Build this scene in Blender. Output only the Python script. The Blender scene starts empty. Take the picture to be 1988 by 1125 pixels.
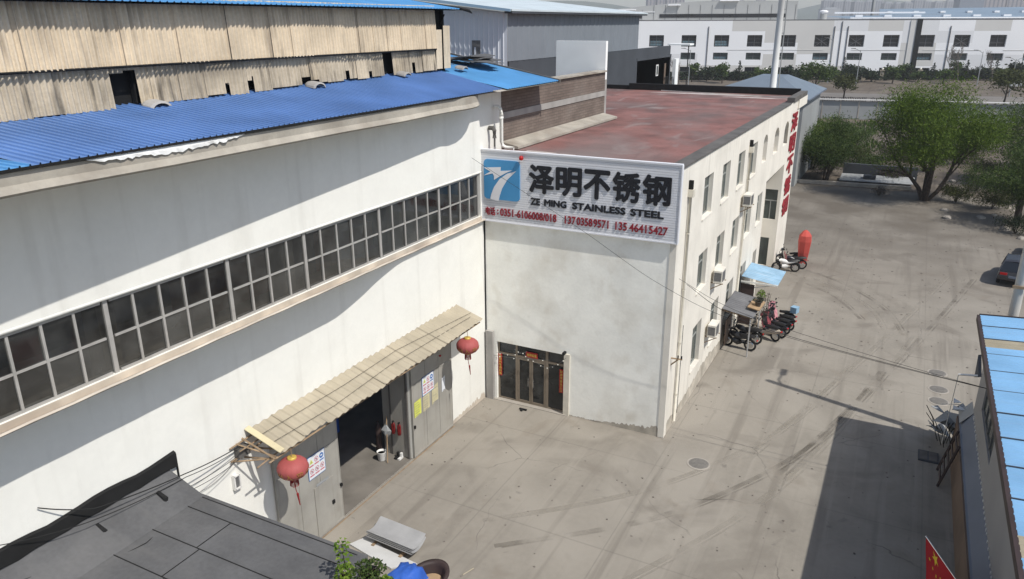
import bpy, math, random
from mathutils import Vector, Matrix
random.seed(7)
R = math.radians
S = bpy.context.scene
COL = S.collection

# ------------------------------------------------------------------ camera
cam = bpy.data.cameras.new('camera')
cam.sensor_width = 36.0
cam.lens = 26.85
cam.clip_start = 0.2
cam.clip_end = 8000
camo = bpy.data.objects.new('camera', cam)
COL.objects.link(camo)
YAW, PITCH = R(27.385), R(19.287)
fw = Vector((-math.sin(YAW)*math.cos(PITCH), math.cos(YAW)*math.cos(PITCH), -math.sin(PITCH)))
rt = Vector((math.cos(YAW), math.sin(YAW), 0))
up = rt.cross(fw)
ro = R(-0.198)
r2 = rt*math.cos(ro)+up*math.sin(ro)
u2 = up*math.cos(ro)-rt*math.sin(ro)
mw = Matrix(((r2.x, u2.x, -fw.x, 0), (r2.y, u2.y, -fw.y, 0), (r2.z, u2.z, -fw.z, 16.0), (0, 0, 0, 1)))
camo.matrix_world = mw
S.camera = camo
# ------------------------------------------------------------------ sky and sun
SUNV = Vector((1.0, -0.30, 1.42)).normalized()
w = bpy.data.worlds.new('World')
S.world = w
w.use_nodes = True
nt = w.node_tree
nt.nodes.clear()
sky = nt.nodes.new('ShaderNodeTexSky')
sky.sky_type = 'NISHITA'
sky.sun_disc = False
sky.sun_elevation = math.asin(SUNV.z)
sky.sun_rotation = math.atan2(SUNV.x, SUNV.y)
sky.air_density = 1.0
sky.dust_density = 1.2
sky.ozone_density = 1.0
bg = nt.nodes.new('ShaderNodeBackground')
bg.inputs[1].default_value = 0.11
out = nt.nodes.new('ShaderNodeOutputWorld')
nt.links.new(sky.outputs[0], bg.inputs[0])
nt.links.new(bg.outputs[0], out.inputs[0])
sl = bpy.data.lights.new('sun', 'SUN')
sl.energy = 3.9
sl.angle = R(0.53)
sl.color = (1.0, 0.965, 0.905)
so = bpy.data.objects.new('sun', sl)
so.rotation_euler = (-SUNV).to_track_quat('-Z', 'Y').to_euler()
so.location = (30, -10, 60)
COL.objects.link(so)
S.view_settings.view_transform = 'Standard'
S.view_settings.look = 'None'
S.view_settings.gamma = 1
S.view_settings.exposure = 0.19
try:
    S.cycles.volume_bounces = 0
    S.cycles.max_bounces = 8
    S.cycles.transparent_max_bounces = 16
except Exception:
    pass

# ------------------------------------------------------------------ materials
def lin(r, g, b):
    f = lambda c: (c/255/12.92) if c/255 <= .04045 else ((c/255+.055)/1.055)**2.4
    return (f(r), f(g), f(b), 1)

def mat(name, col, rough=.85, var=.15, scale=1.2, streak=0.0, dirt=(.12, .10, .08), stain=0.0, bump=0.0,
        bscale=30.0, metal=0.0, spec=.3, fine=0.0, sscale=0.35, streakscale=(5, 5, .35)):
    m = bpy.data.materials.new(name)
    m.use_nodes = True
    t = m.node_tree
    N, L = t.nodes, t.links
    b = N['Principled BSDF']
    b.inputs['Roughness'].default_value = rough
    b.inputs['Metallic'].default_value = metal
    b.inputs['Specular IOR Level'].default_value = spec
    tc = N.new('ShaderNodeTexCoord')
    base = N.new('ShaderNodeRGB')
    base.outputs[0].default_value = (col[0], col[1], col[2], 1)
    cur = base.outputs[0]
    def noise(sc, det=6, src=None):
        n = N.new('ShaderNodeTexNoise')
        n.inputs['Scale'].default_value = sc
        n.inputs['Detail'].default_value = det
        L.new(src or tc.outputs['Object'], n.inputs['Vector'])
        return n.outputs[0]
    def mrange(x, a, bb, c, d):
        n = N.new('ShaderNodeMapRange')
        n.inputs[1].default_value = a
        n.inputs[2].default_value = bb
        n.inputs[3].default_value = c
        n.inputs[4].default_value = d
        L.new(x, n.inputs[0])
        return n.outputs[0]
    def mul(c, f):
        n = N.new('ShaderNodeMix')
        n.data_type = 'RGBA'
        n.blend_type = 'MULTIPLY'
        n.inputs[0].default_value = 1
        L.new(c, n.inputs[6])
        L.new(f, n.inputs[7])
        return n.outputs[2]
    def mix(c, col2, f):
        n = N.new('ShaderNodeMix')
        n.data_type = 'RGBA'
        L.new(f, n.inputs[0])
        L.new(c, n.inputs[6])
        n.inputs[7].default_value = (col2[0], col2[1], col2[2], 1)
        return n.outputs[2]
    if var:
        cur = mul(cur, mrange(noise(scale), .3, .7, 1-var, 1+var))
    if fine:
        cur = mul(cur, mrange(noise(scale*14, 3), .25, .75, 1-fine, 1+fine))
    if stain:
        cur = mix(cur, dirt, mrange(noise(sscale, 8), .52, .72, 0, stain))
    if streak:
        mp = N.new('ShaderNodeMapping')
        mp.inputs['Scale'].default_value = streakscale
        L.new(tc.outputs['Object'], mp.inputs[0])
        cur = mix(cur, dirt, mrange(noise(1.0, 5, mp.outputs[0]), .55, .78, 0, streak))
    L.new(cur, b.inputs['Base Color'])
    if bump:
        bp = N.new('ShaderNodeBump')
        bp.inputs['Strength'].default_value = bump
        bp.inputs['Distance'].default_value = .02
        L.new(noise(bscale, 4), bp.inputs['Height'])
        L.new(bp.outputs[0], b.inputs['Normal'])
    m['_cur'] = 0
    return m

def glass(name, tint, fac=.12, rough=.06, gl=(.8, .85, .9)):
    m = bpy.data.materials.new(name)
    m.use_nodes = True
    t = m.node_tree
    N, L = t.nodes, t.links
    N.clear()
    o = N.new('ShaderNodeOutputMaterial')
    a = N.new('ShaderNodeBsdfTransparent')
    a.inputs[0].default_value = (*tint, 1)
    g = N.new('ShaderNodeBsdfGlossy')
    g.inputs['Roughness'].default_value = rough
    g.inputs[0].default_value = (*gl, 1)
    d = N.new('ShaderNodeBsdfDiffuse')
    d.inputs[0].default_value = (.09, .09, .085, 1)
    tc = N.new('ShaderNodeTexCoord')
    n = N.new('ShaderNodeTexNoise')
    n.inputs['Scale'].default_value = 1.6
    n.inputs['Detail'].default_value = 6
    L.new(tc.outputs['Object'], n.inputs['Vector'])
    mr = N.new('ShaderNodeMapRange')
    mr.inputs[1].default_value = .4
    mr.inputs[2].default_value = .75
    mr.inputs[3].default_value = .12
    mr.inputs[4].default_value = .5
    L.new(n.outputs[0], mr.inputs[0])
    gi = N.new('ShaderNodeNewGeometry')
    pw = N.new('ShaderNodeMath')
    pw.operation = 'POWER'
    pw.inputs[1].default_value = 4
    L.new(gi.outputs['Random Per Island'], pw.inputs[0])
    ad = N.new('ShaderNodeMath')
    ad.operation = 'MULTIPLY_ADD'
    ad.inputs[1].default_value = .38
    L.new(pw.outputs[0], ad.inputs[0])
    L.new(mr.outputs[0], ad.inputs[2])
    m0 = N.new('ShaderNodeMixShader')
    L.new(ad.outputs[0], m0.inputs[0])
    L.new(a.outputs[0], m0.inputs[1])
    L.new(d.outputs[0], m0.inputs[2])
    mx = N.new('ShaderNodeMixShader')
    mx.inputs[0].default_value = fac
    L.new(m0.outputs[0], mx.inputs[1])
    L.new(g.outputs[0], mx.inputs[2])
    L.new(mx.outputs[0], o.inputs[0])
    return m

M = {}
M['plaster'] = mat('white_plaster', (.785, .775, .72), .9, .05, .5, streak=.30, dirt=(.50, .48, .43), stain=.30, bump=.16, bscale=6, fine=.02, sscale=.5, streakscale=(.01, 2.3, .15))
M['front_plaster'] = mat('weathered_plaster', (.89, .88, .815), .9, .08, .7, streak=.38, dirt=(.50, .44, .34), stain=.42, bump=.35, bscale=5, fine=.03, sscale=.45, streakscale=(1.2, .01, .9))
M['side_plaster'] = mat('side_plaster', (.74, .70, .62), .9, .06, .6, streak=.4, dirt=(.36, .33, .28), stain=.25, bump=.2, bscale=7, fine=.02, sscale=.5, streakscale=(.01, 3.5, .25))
M['grime'] = mat('splash_grime', (.44, .40, .335), .95, .3, 1.5, bump=.4, bscale=12)
M['concrete_trim'] = mat('concrete_trim', (.36, .33, .28), .9, .22, .8, streak=.5, dirt=(.17, .13, .10), stain=.5, bump=.3, bscale=10, fine=.06, streakscale=(1, .7, 1))
M['sill'] = mat('sill_concrete', (.55, .49, .41), .9, .2, 1.2, stain=.5, dirt=(.3, .24, .19), bump=.2)
M['peel'] = mat('peeling_membrane', (.74, .74, .72), .7, .12, 3, stain=.5, dirt=(.4, .37, .32), sscale=2)
M['blue_roof'] = mat('blue_roof_sheet', (.112, .215, .45), .5, .16, .5, streak=.4, dirt=(.075, .15, .34), spec=.4, streakscale=(.2, 5, .2))
M['pale_roof'] = mat('pale_blue_sheet', (.10, .30, .56), .5, .15, .6, streak=.3, dirt=(.07, .2, .42), spec=.4, streakscale=(.2, 4, .2))
M['cladding'] = mat('fibre_cement', (.62, .515, .375), .95, .14, .9, streak=.8, dirt=(.21, .17, .13), stain=.15, bump=.15, fine=.08, streakscale=(1, 4.2, .5))
M['cladding_low'] = mat('stained_fibre_cement', (.48, .41, .31), .95, .2, .9, streak=1.0, dirt=(.075, .065, .055), stain=.75, bump=.15, fine=.1, streakscale=(1, 5, .7))
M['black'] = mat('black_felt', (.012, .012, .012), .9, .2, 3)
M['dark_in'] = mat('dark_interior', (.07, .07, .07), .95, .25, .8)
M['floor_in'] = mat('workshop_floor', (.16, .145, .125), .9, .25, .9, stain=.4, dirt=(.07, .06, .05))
M['frame_al'] = mat('aluminium_frame', (.36, .35, .33), .6, .12, 3, metal=.1, stain=.2, dirt=(.25, .22, .2), sscale=1)
M['band_glass'] = glass('dusty_dark_glass', (.30, .30, .29), .09)
M['off_glass'] = mat('office_glass', (.05, .065, .06), .22, .5, .8, spec=.6)
M['off_frame'] = mat('office_frame', (.27, .28, .265), .6, .08, 3)
M['door_glass'] = glass('door_glass', (.10, .10, .11), .05)
M['door_frame'] = mat('bronze_frame', (.24, .20, .155), .5, .1, 4, metal=.3)
M['gate'] = mat('gate_steel', (.36, .345, .31), .5, .16, .8, streak=.35, dirt=(.2, .18, .15), stain=.4, metal=.12, sscale=.7, bump=.06, bscale=3)
M['canopy'] = mat('canopy_sheet', (.37, .325, .245), .8, .14, 1.0, streak=.3, dirt=(.30, .25, .17), spec=.2, streakscale=(.3, 4, .3))
M['rust'] = mat('rusty_angle', (.26, .185, .115), .8, .3, 4)
M['lantern'] = mat('lantern_cloth', (.36, .085, .08), .65, .1, 3)
M['gold'] = mat('gold_paint', (.62, .43, .10), .45, .1, 5, metal=.3)
M['tassel'] = mat('red_tassel', (.25, .02, .02), .8, .2, 6)
M['red'] = mat('couplet_red', (.42, .03, .03), .7, .12, 4)
M['sign_panel'] = mat('sign_panel', (.72, .725, .75), .6, .05, .6, stain=.15, dirt=(.4, .4, .4))
M['sign_black'] = mat('sign_black', (.012, .013, .018), .5, .2, 4)
M['sign_red'] = mat('sign_red', (.26, .02, .03), .5, .25, 5)
M['sign_blue'] = mat('sign_blue', (.065, .27, .52), .5, .05, 1)
M['roof_red0'] = mat('red_roof_membrane', (.215, .105, .092), .92, .36, .5, stain=1.0, dirt=(.19, .178, .17), bump=.25, fine=.12, sscale=.12, streak=.9, streakscale=(.16, .55, 1))
def roof_red_mat():
    m = mat('red_membrane', (.20, .10, .088), .92, .32, .6, bump=.25, fine=.12)
    t = m.node_tree
    N, L = t.nodes, t.links
    b = N['Principled BSDF']
    cur = b.inputs['Base Color'].links[0].from_socket
    tc = [n for n in N if n.type == 'TEX_COORD'][0]
    def layer(cur, col, sc, rot, scale, dist, a, bb, amt):
        mp = N.new('ShaderNodeMapping')
        mp.inputs['Rotation'].default_value = (0, 0, R(rot))
        mp.inputs['Scale'].default_value = scale
        L.new(tc.outputs['Object'], mp.inputs[0])
        n = N.new('ShaderNodeTexNoise')
        n.inputs['Scale'].default_value = sc
        n.inputs['Detail'].default_value = 9
        n.inputs['Distortion'].default_value = dist
        L.new(mp.outputs[0], n.inputs['Vector'])
        r = N.new('ShaderNodeMapRange')
        for i, v in enumerate((a, bb, 0, amt)):
            r.inputs[i+1].default_value = v
        L.new(n.outputs[0], r.inputs[0])
        x = N.new('ShaderNodeMix')
        x.data_type = 'RGBA'
        L.new(r.outputs[0], x.inputs[0])
        L.new(cur, x.inputs[6])
        x.inputs[7].default_value = (*col, 1)
        return x.outputs[2]
    cur = layer(cur, (.19, .165, .155), .09, 20, (1, .8, 1), 1.0, .47, .64, .75)
    cur = layer(cur, (.10, .075, .07), .30, 30, (1, .5, 1), 1.2, .52, .68, .75)
    cur = layer(cur, (.27, .235, .22), .42, -25, (1, .45, 1), 1.5, .58, .72, .7)
    cur = layer(cur, (.24, .10, .085), .22, 10, (1, .4, 1), .8, .55, .70, .7)
    L.new(cur, b.inputs['Base Color'])
    return m
M['roof_red'] = roof_red_mat()
M['tar'] = mat('tar_felt', (.10, .10, .102), .85, .2, .7, stain=.55, dirt=(.155, .15, .145), bump=.45, bscale=3, fine=.10, streak=.35, streakscale=(.5, 2.2, 1))
M['coping'] = mat('felt_coping', (.115, .108, .10), .9, .2, 1.5, fine=.1)
M['brick'] = None
M['white_wall'] = mat('white_render', (.90, .91, .89), .9, .05, .8, stain=.15, dirt=(.5, .48, .45), bump=.1)
M['grey_render'] = mat('grey_render', (.34, .325, .305), .9, .2, .8, stain=.4, dirt=(.2, .18, .16))
M['pipe_white'] = mat('white_pvc', (.74, .73, .68), .5, .06, 3)
M['pipe_cream'] = mat('cream_pvc', (.62, .58, .49), .5, .1, 3)
M['shed_light'] = mat('light_metal_cladding', (.62, .645, .68), .5, .05, .5, spec=.3)
M['shed_grey'] = mat('grey_metal_cladding', (.19, .21, .235), .6, .07, .4, spec=.3)
M['shed_roof'] = mat('pale_metal_roof', (.52, .58, .60), .5, .1, .5)
M['slate'] = mat('dark_slate_wall', (.062, .068, .078), .8, .12, .4)
M['hip'] = mat('grey_hip_roof', (.15, .185, .225), .7, .08, .4)
M['mast'] = mat('white_mast', (.78, .78, .76), .5, .05, 1)
M['fac_white'] = mat('facade_white', (.86, .86, .87), .8, .03, .1)
M['fac_grey'] = mat('facade_pale_grey', (.63, .615, .59), .8, .03, .1)
M['fac_mid'] = mat('facade_mid_grey', (.74, .74, .75), .8, .03, .1)
M['far_glass'] = mat('far_dark_glass', (.016, .017, .022), .15, .4, .3, spec=.5)
M['far_glass_g'] = mat('far_green_glass', (.045, .06, .06), .2, .5, .3, spec=.5)
M['far_green'] = mat('far_blue_glass', (.12, .19, .22), .3, .3, .5)
M['far_frame'] = mat('far_frame', (.12, .12, .125), .6, .05, 1)
M['panel_grey'] = mat('hall_panel', (.36, .365, .36), .6, .04, .1)
M['solar'] = mat('far_roof_blue', (.20, .26, .32), .5, .1, .1)
M['shed_blue'] = mat('light_blue_sheet', (.19, .375, .58), .6, .12, .7, streak=.4, dirt=(.22, .33, .45), streakscale=(.3, 6, .3))
M['skylight'] = mat('fibreglass_strip', (.33, .29, .21), .7, .15, 1.2)
M['shed_wall'] = mat('grey_panel_wall', (.30, .295, .29), .8, .06, .5, stain=.15, dirt=(.2, .2, .2))
M['brown_board'] = mat('brown_board', (.16, .115, .085), .8, .2, .7)
M['bluegrey'] = mat('blue_grey_sheet', (.14, .165, .21), .6, .1, .7)
M['wire'] = mat('black_cable', (.015, .015, .015), .7, .1, 5)
M['wire_grey'] = mat('grey_cable', (.12, .12, .115), .7, .1, 5)
M['bark'] = mat('bark', (.065, .05, .04), .95, .3, 5, bump=.6, bscale=20)
M['bark_pale'] = mat('pale_bark', (.14, .12, .10), .95, .3, 5)
M['flag_red'] = mat('flag_red', (.40, .012, .02), .8, .12, 1.5)
M['flag_yellow'] = mat('flag_yellow', (.75, .55, .04), .8, .05, 2)
M['steel'] = mat('polished_steel', (.43, .43, .43), .38, .1, 2, metal=.25)
M['white_sheet'] = mat('white_sheet', (.50, .50, .49), .6, .08, 1.5, stain=.2, dirt=(.4, .38, .35), sscale=1)
M['blue_tarp'] = mat('blue_tarpaulin', (.035, .115, .46), .55, .15, 2)
M['tub'] = mat('brown_tub', (.045, .03, .028), .6, .2, 2)
M['tan'] = mat('tan_cardboard', (.35, .24, .14), .9, .2, 3)
M['pot'] = mat('dark_pot', (.09, .08, .07), .7, .2, 5)
M['soil'] = mat('soil', (.05, .035, .025), 1, .3, 8)
M['paint_white'] = mat('white_paint', (.70, .69, .66), .5, .06, 3)
M['paint_dark'] = mat('dark_paint', (.02, .021, .025), .3, .1, 3, spec=.5)
M['paint_cream'] = mat('cream_paint', (.58, .50, .41), .45, .06, 3)
M['pink'] = mat('pink_quilt', (.48, .22, .24), .9, .2, 9)
M['maroon'] = mat('maroon_quilt', (.22, .05, .06), .9, .25, 9)
M['rubber'] = mat('rubber', (.018, .018, .018), .85, .15, 4)
M['chrome'] = mat('chrome', (.6, .6, .6), .25, .05, 3, metal=.9)
M['seat'] = mat('black_vinyl', (.018, .017, .017), .5, .1, 5)
M['tail'] = mat('tail_lamp', (.40, .01, .01), .3, .1, 4)
M['car_dark'] = mat('car_dark', (.035, .035, .04), .25, .08, 1, spec=.6)
M['car_white'] = mat('car_white', (.62, .63, .65), .25, .04, 1, spec=.6)
M['car_glass'] = mat('car_glass', (.015, .017, .02), .08, .2, 1, spec=.7)
M['pole'] = mat('concrete_pole', (.47, .45, .41), .85, .08, 2, fine=.04)
M['manhole'] = mat('manhole_iron', (.17, .16, .145), .7, .2, 5, stain=.3, sscale=3)
M['paper_y'] = mat('yellow_paper', (.60, .62, .12), .8, .1, 6)
M['paper_b'] = mat('beige_paper', (.52, .47, .30), .8, .12, 6)
M['paper_w'] = mat('white_paper', (.68, .70, .72), .7, .05, 6)
M['blue_ink'] = mat('blue_ink', (.05, .15, .40), .7, .05, 6)
M['pink_ink'] = mat('pink_ink', (.5, .12, .16), .7, .05, 6)
M['grey_ink'] = mat('grey_ink', (.18, .18, .2), .7, .1, 6)
M['ext_red'] = mat('extinguisher_red', (.20, .012, .012), .35, .1, 4)
M['bulb'] = mat('bulb_white', (.8, .78, .7), .3, .05, 4)
M['red_canvas'] = mat('red_canvas', (.46, .075, .06), .75, .1, 1.5)
M['awning_blue'] = mat('awning_blue', (.24, .38, .50), .6, .15, 1.5, streak=.5, dirt=(.55, .58, .6), streakscale=(.3, 3, .3))
M['awning_grey'] = mat('awning_grey', (.13, .13, .135), .7, .15, 1.5, streak=.4, dirt=(.25, .25, .25), streakscale=(.3, 3, .3))
M['ac'] = mat('ac_white', (.66, .63, .56), .6, .08, 3)
M['ac_grille'] = mat('ac_grille', (.13, .13, .13), .6, .2, 10)
M['haze_city'] = mat('city_wall', (.36, .37, .39), .8, .1, .02)
M['rail_black'] = mat('railing_black', (.03, .03, .03), .6, .1, 2)
M['fence_grey'] = mat('fence_panel', (.30, .31, .31), .8, .12, .25, stain=.3, dirt=(.2, .19, .17))
M['kerb'] = mat('kerb_concrete', (.34, .31, .27), .9, .2, 1)
M['rubble'] = mat('rubble', (.30, .27, .23), .95, .3, 2)
M['stone'] = mat('gate_pillar', (.42, .36, .27), .9, .15, 1)
M['road'] = mat('asphalt', (.17, .155, .14), .95, .15, .2, stain=.4, dirt=(.23, .2, .17), sscale=.06)

# ground: concrete slabs with cracks, tyre polish and dust
def ground_mat(name, base, dust, dark, crack=True):
    m = mat(name, base, .93, .10, .35, fine=.05, bump=.25, bscale=14)
    t = m.node_tree
    N, L = t.nodes, t.links
    b = N['Principled BSDF']
    cur = b.inputs['Base Color'].links[0].from_socket
    tc = [n for n in N if n.type == 'TEX_COORD'][0]
    def noise(sc, det=7, dist=0, vec=None):
        n = N.new('ShaderNodeTexNoise')
        n.inputs['Scale'].default_value = sc
        n.inputs['Detail'].default_value = det
        n.inputs['Distortion'].default_value = dist
        L.new(vec or tc.outputs['Object'], n.inputs['Vector'])
        return n.outputs[0]
    def mr(x, a, bb, c, d):
        n = N.new('ShaderNodeMapRange')
        for i, v in enumerate((a, bb, c, d)):
            n.inputs[i+1].default_value = v
        L.new(x, n.inputs[0])
        return n.outputs[0]
    def mix(c, col, f):
        n = N.new('ShaderNodeMix')
        n.data_type = 'RGBA'
        L.new(f, n.inputs[0])
        L.new(c, n.inputs[6])
        n.inputs[7].default_value = (*col, 1)
        return n.outputs[2]
    def math_(op, a, bv):
        n = N.new('ShaderNodeMath')
        n.operation = op
        L.new(a, n.inputs[0])
        if hasattr(bv, 'links'):
            L.new(bv, n.inputs[1])
        else:
            n.inputs[1].default_value = bv
        return n.outputs[0]
    cur = mix(cur, dust, mr(noise(.13, 10, 1.2), .46, .62, 0, .9))
    cur = mix(cur, dark, mr(noise(.26, 10, 1.4), .52, .70, 0, .8))
    mp = N.new('ShaderNodeMapping')
    mp.inputs['Rotation'].default_value = (0, 0, R(-12))
    mp.inputs['Scale'].default_value = (2.2, .10, 1)
    L.new(tc.outputs['Object'], mp.inputs[0])
    cur = mix(cur, dark, mr(noise(.9, 5, .3, mp.outputs[0]), .54, .68, 0, .60))
    mp3 = N.new('ShaderNodeMapping')
    mp3.inputs['Rotation'].default_value = (0, 0, R(24))
    mp3.inputs['Scale'].default_value = (3.0, .12, 1)
    L.new(tc.outputs['Object'], mp3.inputs[0])
    cur = mix(cur, dust, mr(noise(.8, 5, .3, mp3.outputs[0]), .58, .70, 0, .6))
    cur = mix(cur, (.20, .17, .135), mr(noise(.5, 9, 1.0), .60, .74, 0, .5))
    cur = mix(cur, (.10, .09, .08), mr(noise(1.3, 10, .8), .66, .76, 0, .5))
    if crack:
        nz = N.new('ShaderNodeTexNoise')
        nz.inputs['Scale'].default_value = .8
        nz.inputs['Detail'].default_value = 5
        L.new(tc.outputs['Object'], nz.inputs['Vector'])
        va = N.new('ShaderNodeVectorMath')
        va.operation = 'MULTIPLY_ADD'
        va.inputs[1].default_value = (.9, .9, 0)
        L.new(nz.outputs['Color'], va.inputs[0])
        L.new(tc.outputs['Object'], va.inputs[2])
        vo = N.new('ShaderNodeTexVoronoi')
        vo.feature = 'DISTANCE_TO_EDGE'
        vo.inputs['Scale'].default_value = .16
        L.new(va.outputs[0], vo.inputs['Vector'])
        c1 = mr(vo.outputs['Distance'], 0.0, .0028, .7, 0)
        cur = mix(cur, (.07, .062, .055), math_('MULTIPLY', c1, mr(noise(.35, 3), .46, .62, 0, 1)))
        # slab joints
        sx = N.new('ShaderNodeSeparateXYZ')
        L.new(tc.outputs['Object'], sx.inputs[0])
        j1 = mr(math_('ABSOLUTE', math_('SUBTRACT', math_('FRACT', math_('MULTIPLY', sx.outputs[0], .22), 0), .5), 0), 0, .008, .32, 0)
        j2 = mr(math_('ABSOLUTE', math_('SUBTRACT', math_('FRACT', math_('MULTIPLY', sx.outputs[1], .18), 0), .5), 0), 0, .008, .32, 0)
        jm = math_('MULTIPLY', math_('MAXIMUM', j1, j2), mr(noise(.13, 3), .38, .55, 0.1, 1))
        cur = mix(cur, (.09, .08, .07), jm)
        sep = mr(sx.outputs[1], 42, 72, 0, 1)
        f2 = math_('MULTIPLY', sep, mr(noise(.25, 7), .3, .6, .35, 1))
        cur = mix(cur, (.125, .108, .088), f2)
    L.new(cur, b.inputs['Base Color'])
    return m
M['yard'] = ground_mat('yard_concrete', (.248, .225, .19), (.292, .266, .226), (.172, .153, .128))
M['dirt'] = ground_mat('bare_earth', (.112, .090, .068), (.155, .13, .102), (.07, .058, .046), crack=False)

def brick_mat():
    m = mat('old_brick', (.17, .135, .115), .95, .4, .9, stain=.8, dirt=(.24, .21, .185), sscale=.5)
    t = m.node_tree
    N, L = t.nodes, t.links
    b = N['Principled BSDF']
    cur = b.inputs['Base Color'].links[0].from_socket
    tc = [n for n in N if n.type == 'TEX_COORD'][0]
    mp = N.new('ShaderNodeMapping')
    mp.inputs['Rotation'].default_value = (0, R(90), R(90))
    L.new(tc.outputs['Object'], mp.inputs[0])
    sx = N.new('ShaderNodeSeparateXYZ')
    L.new(tc.outputs['Object'], sx.inputs[0])
    cx = N.new('ShaderNodeCombineXYZ')
    L.new(sx.outputs[1], cx.inputs[0])
    L.new(sx.outputs[2], cx.inputs[1])
    br = N.new('ShaderNodeTexBrick')
    br.inputs['Color1'].default_value = (.14, .105, .088, 1)
    br.inputs['Color2'].default_value = (.205, .16, .132, 1)
    br.inputs['Mortar'].default_value = (.085, .072, .064, 1)
    br.inputs['Scale'].default_value = 1
    br.inputs['Brick Width'].default_value = .5
    br.inputs['Row Height'].default_value = .13
    br.inputs['Mortar Size'].default_value = .018
    L.new(cx.outputs[0], br.inputs['Vector'])
    mx = N.new('ShaderNodeMix')
    mx.data_type = 'RGBA'
    mx.inputs[0].default_value = .6
    L.new(cur, mx.inputs[6])
    L.new(br.outputs[0], mx.inputs[7])
    L.new(mx.outputs[2], b.inputs['Base Color'])
    return m
M['brick'] = brick_mat()

def leaf_mat(name, c1, c2, c3):
    m = bpy.data.materials.new(name)
    m.use_nodes = True
    t = m.node_tree
    N, L = t.nodes, t.links
    b = N['Principled BSDF']
    b.inputs['Roughness'].default_value = .7
    b.inputs['Specular IOR Level'].default_value = .2
    g = N.new('ShaderNodeNewGeometry')
    r = N.new('ShaderNodeValToRGB')
    r.color_ramp.elements[0].color = (*c1, 1)
    r.color_ramp.elements[1].color = (*c3, 1)
    e = r.color_ramp.elements.new(.5)
    e.color = (*c2, 1)
    L.new(g.outputs['Random Per Island'], r.inputs[0])
    L.new(r.outputs[0], b.inputs['Base Color'])
    tr = N.new('ShaderNodeBsdfTranslucent')
    L.new(r.outputs[0], tr.inputs[0])
    mx = N.new('ShaderNodeMixShader')
    mx.inputs[0].default_value = .3
    o = [n for n in N if n.type == 'OUTPUT_MATERIAL'][0]
    L.new(b.outputs[0], mx.inputs[1])
    L.new(tr.outputs[0], mx.inputs[2])
    L.new(mx.outputs[0], o.inputs[0])
    return m
M['leaf'] = leaf_mat('willow_leaf', (.04, .075, .008), (.085, .14, .014), (.135, .195, .025))
M['leaf_b'] = leaf_mat('shrub_leaf', (.025, .05, .014), (.055, .09, .02), (.10, .14, .035))
M['leaf_d'] = leaf_mat('dark_leaf', (.012, .022, .012), (.025, .04, .018), (.045, .06, .028))
M['leaf_o'] = leaf_mat('olive_leaf', (.04, .05, .015), (.065, .075, .022), (.09, .10, .035))
M['leaf_y'] = leaf_mat('fresh_leaf', (.06, .12, .01), (.11, .19, .02), (.2, .27, .04))
M['twig'] = leaf_mat('bare_twig', (.06, .05, .045), (.09, .075, .065), (.13, .11, .10))
M['grass'] = leaf_mat('grass_blade', (.03, .06, .015), (.06, .10, .02), (.10, .14, .03))

def stripe_mat(name, a, bcol, scale):
    m = bpy.data.materials.new(name)
    m.use_nodes = True
    t = m.node_tree
    N, L = t.nodes, t.links
    b = N['Principled BSDF']
    b.inputs['Roughness'].default_value = .8
    tc = N.new('ShaderNodeTexCoord')
    sx = N.new('ShaderNodeSeparateXYZ')
    L.new(tc.outputs['Object'], sx.inputs[0])
    mm = N.new('ShaderNodeMath')
    mm.operation = 'MULTIPLY'
    mm.inputs[1].default_value = scale
    L.new(sx.outputs[0], mm.inputs[0])
    fr = N.new('ShaderNodeMath')
    fr.operation = 'FRACT'
    L.new(mm.outputs[0], fr.inputs[0])
    gt = N.new('ShaderNodeMath')
    gt.operation = 'GREATER_THAN'
    gt.inputs[1].default_value = .62
    L.new(fr.outputs[0], gt.inputs[0])
    mx = N.new('ShaderNodeMix')
    mx.data_type = 'RGBA'
    mx.inputs[6].default_value = (*a, 1)
    mx.inputs[7].default_value = (*bcol, 1)
    L.new(gt.outputs[0], mx.inputs[0])
    L.new(mx.outputs[2], b.inputs['Base Color'])
    return m
M['tower'] = stripe_mat('tower_facade', (.24, .24, .26), (.10, .11, .14), .14)
M['tower_b'] = stripe_mat('tower_facade_brown', (.27, .24, .245), (.09, .09, .12), .11)

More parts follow.
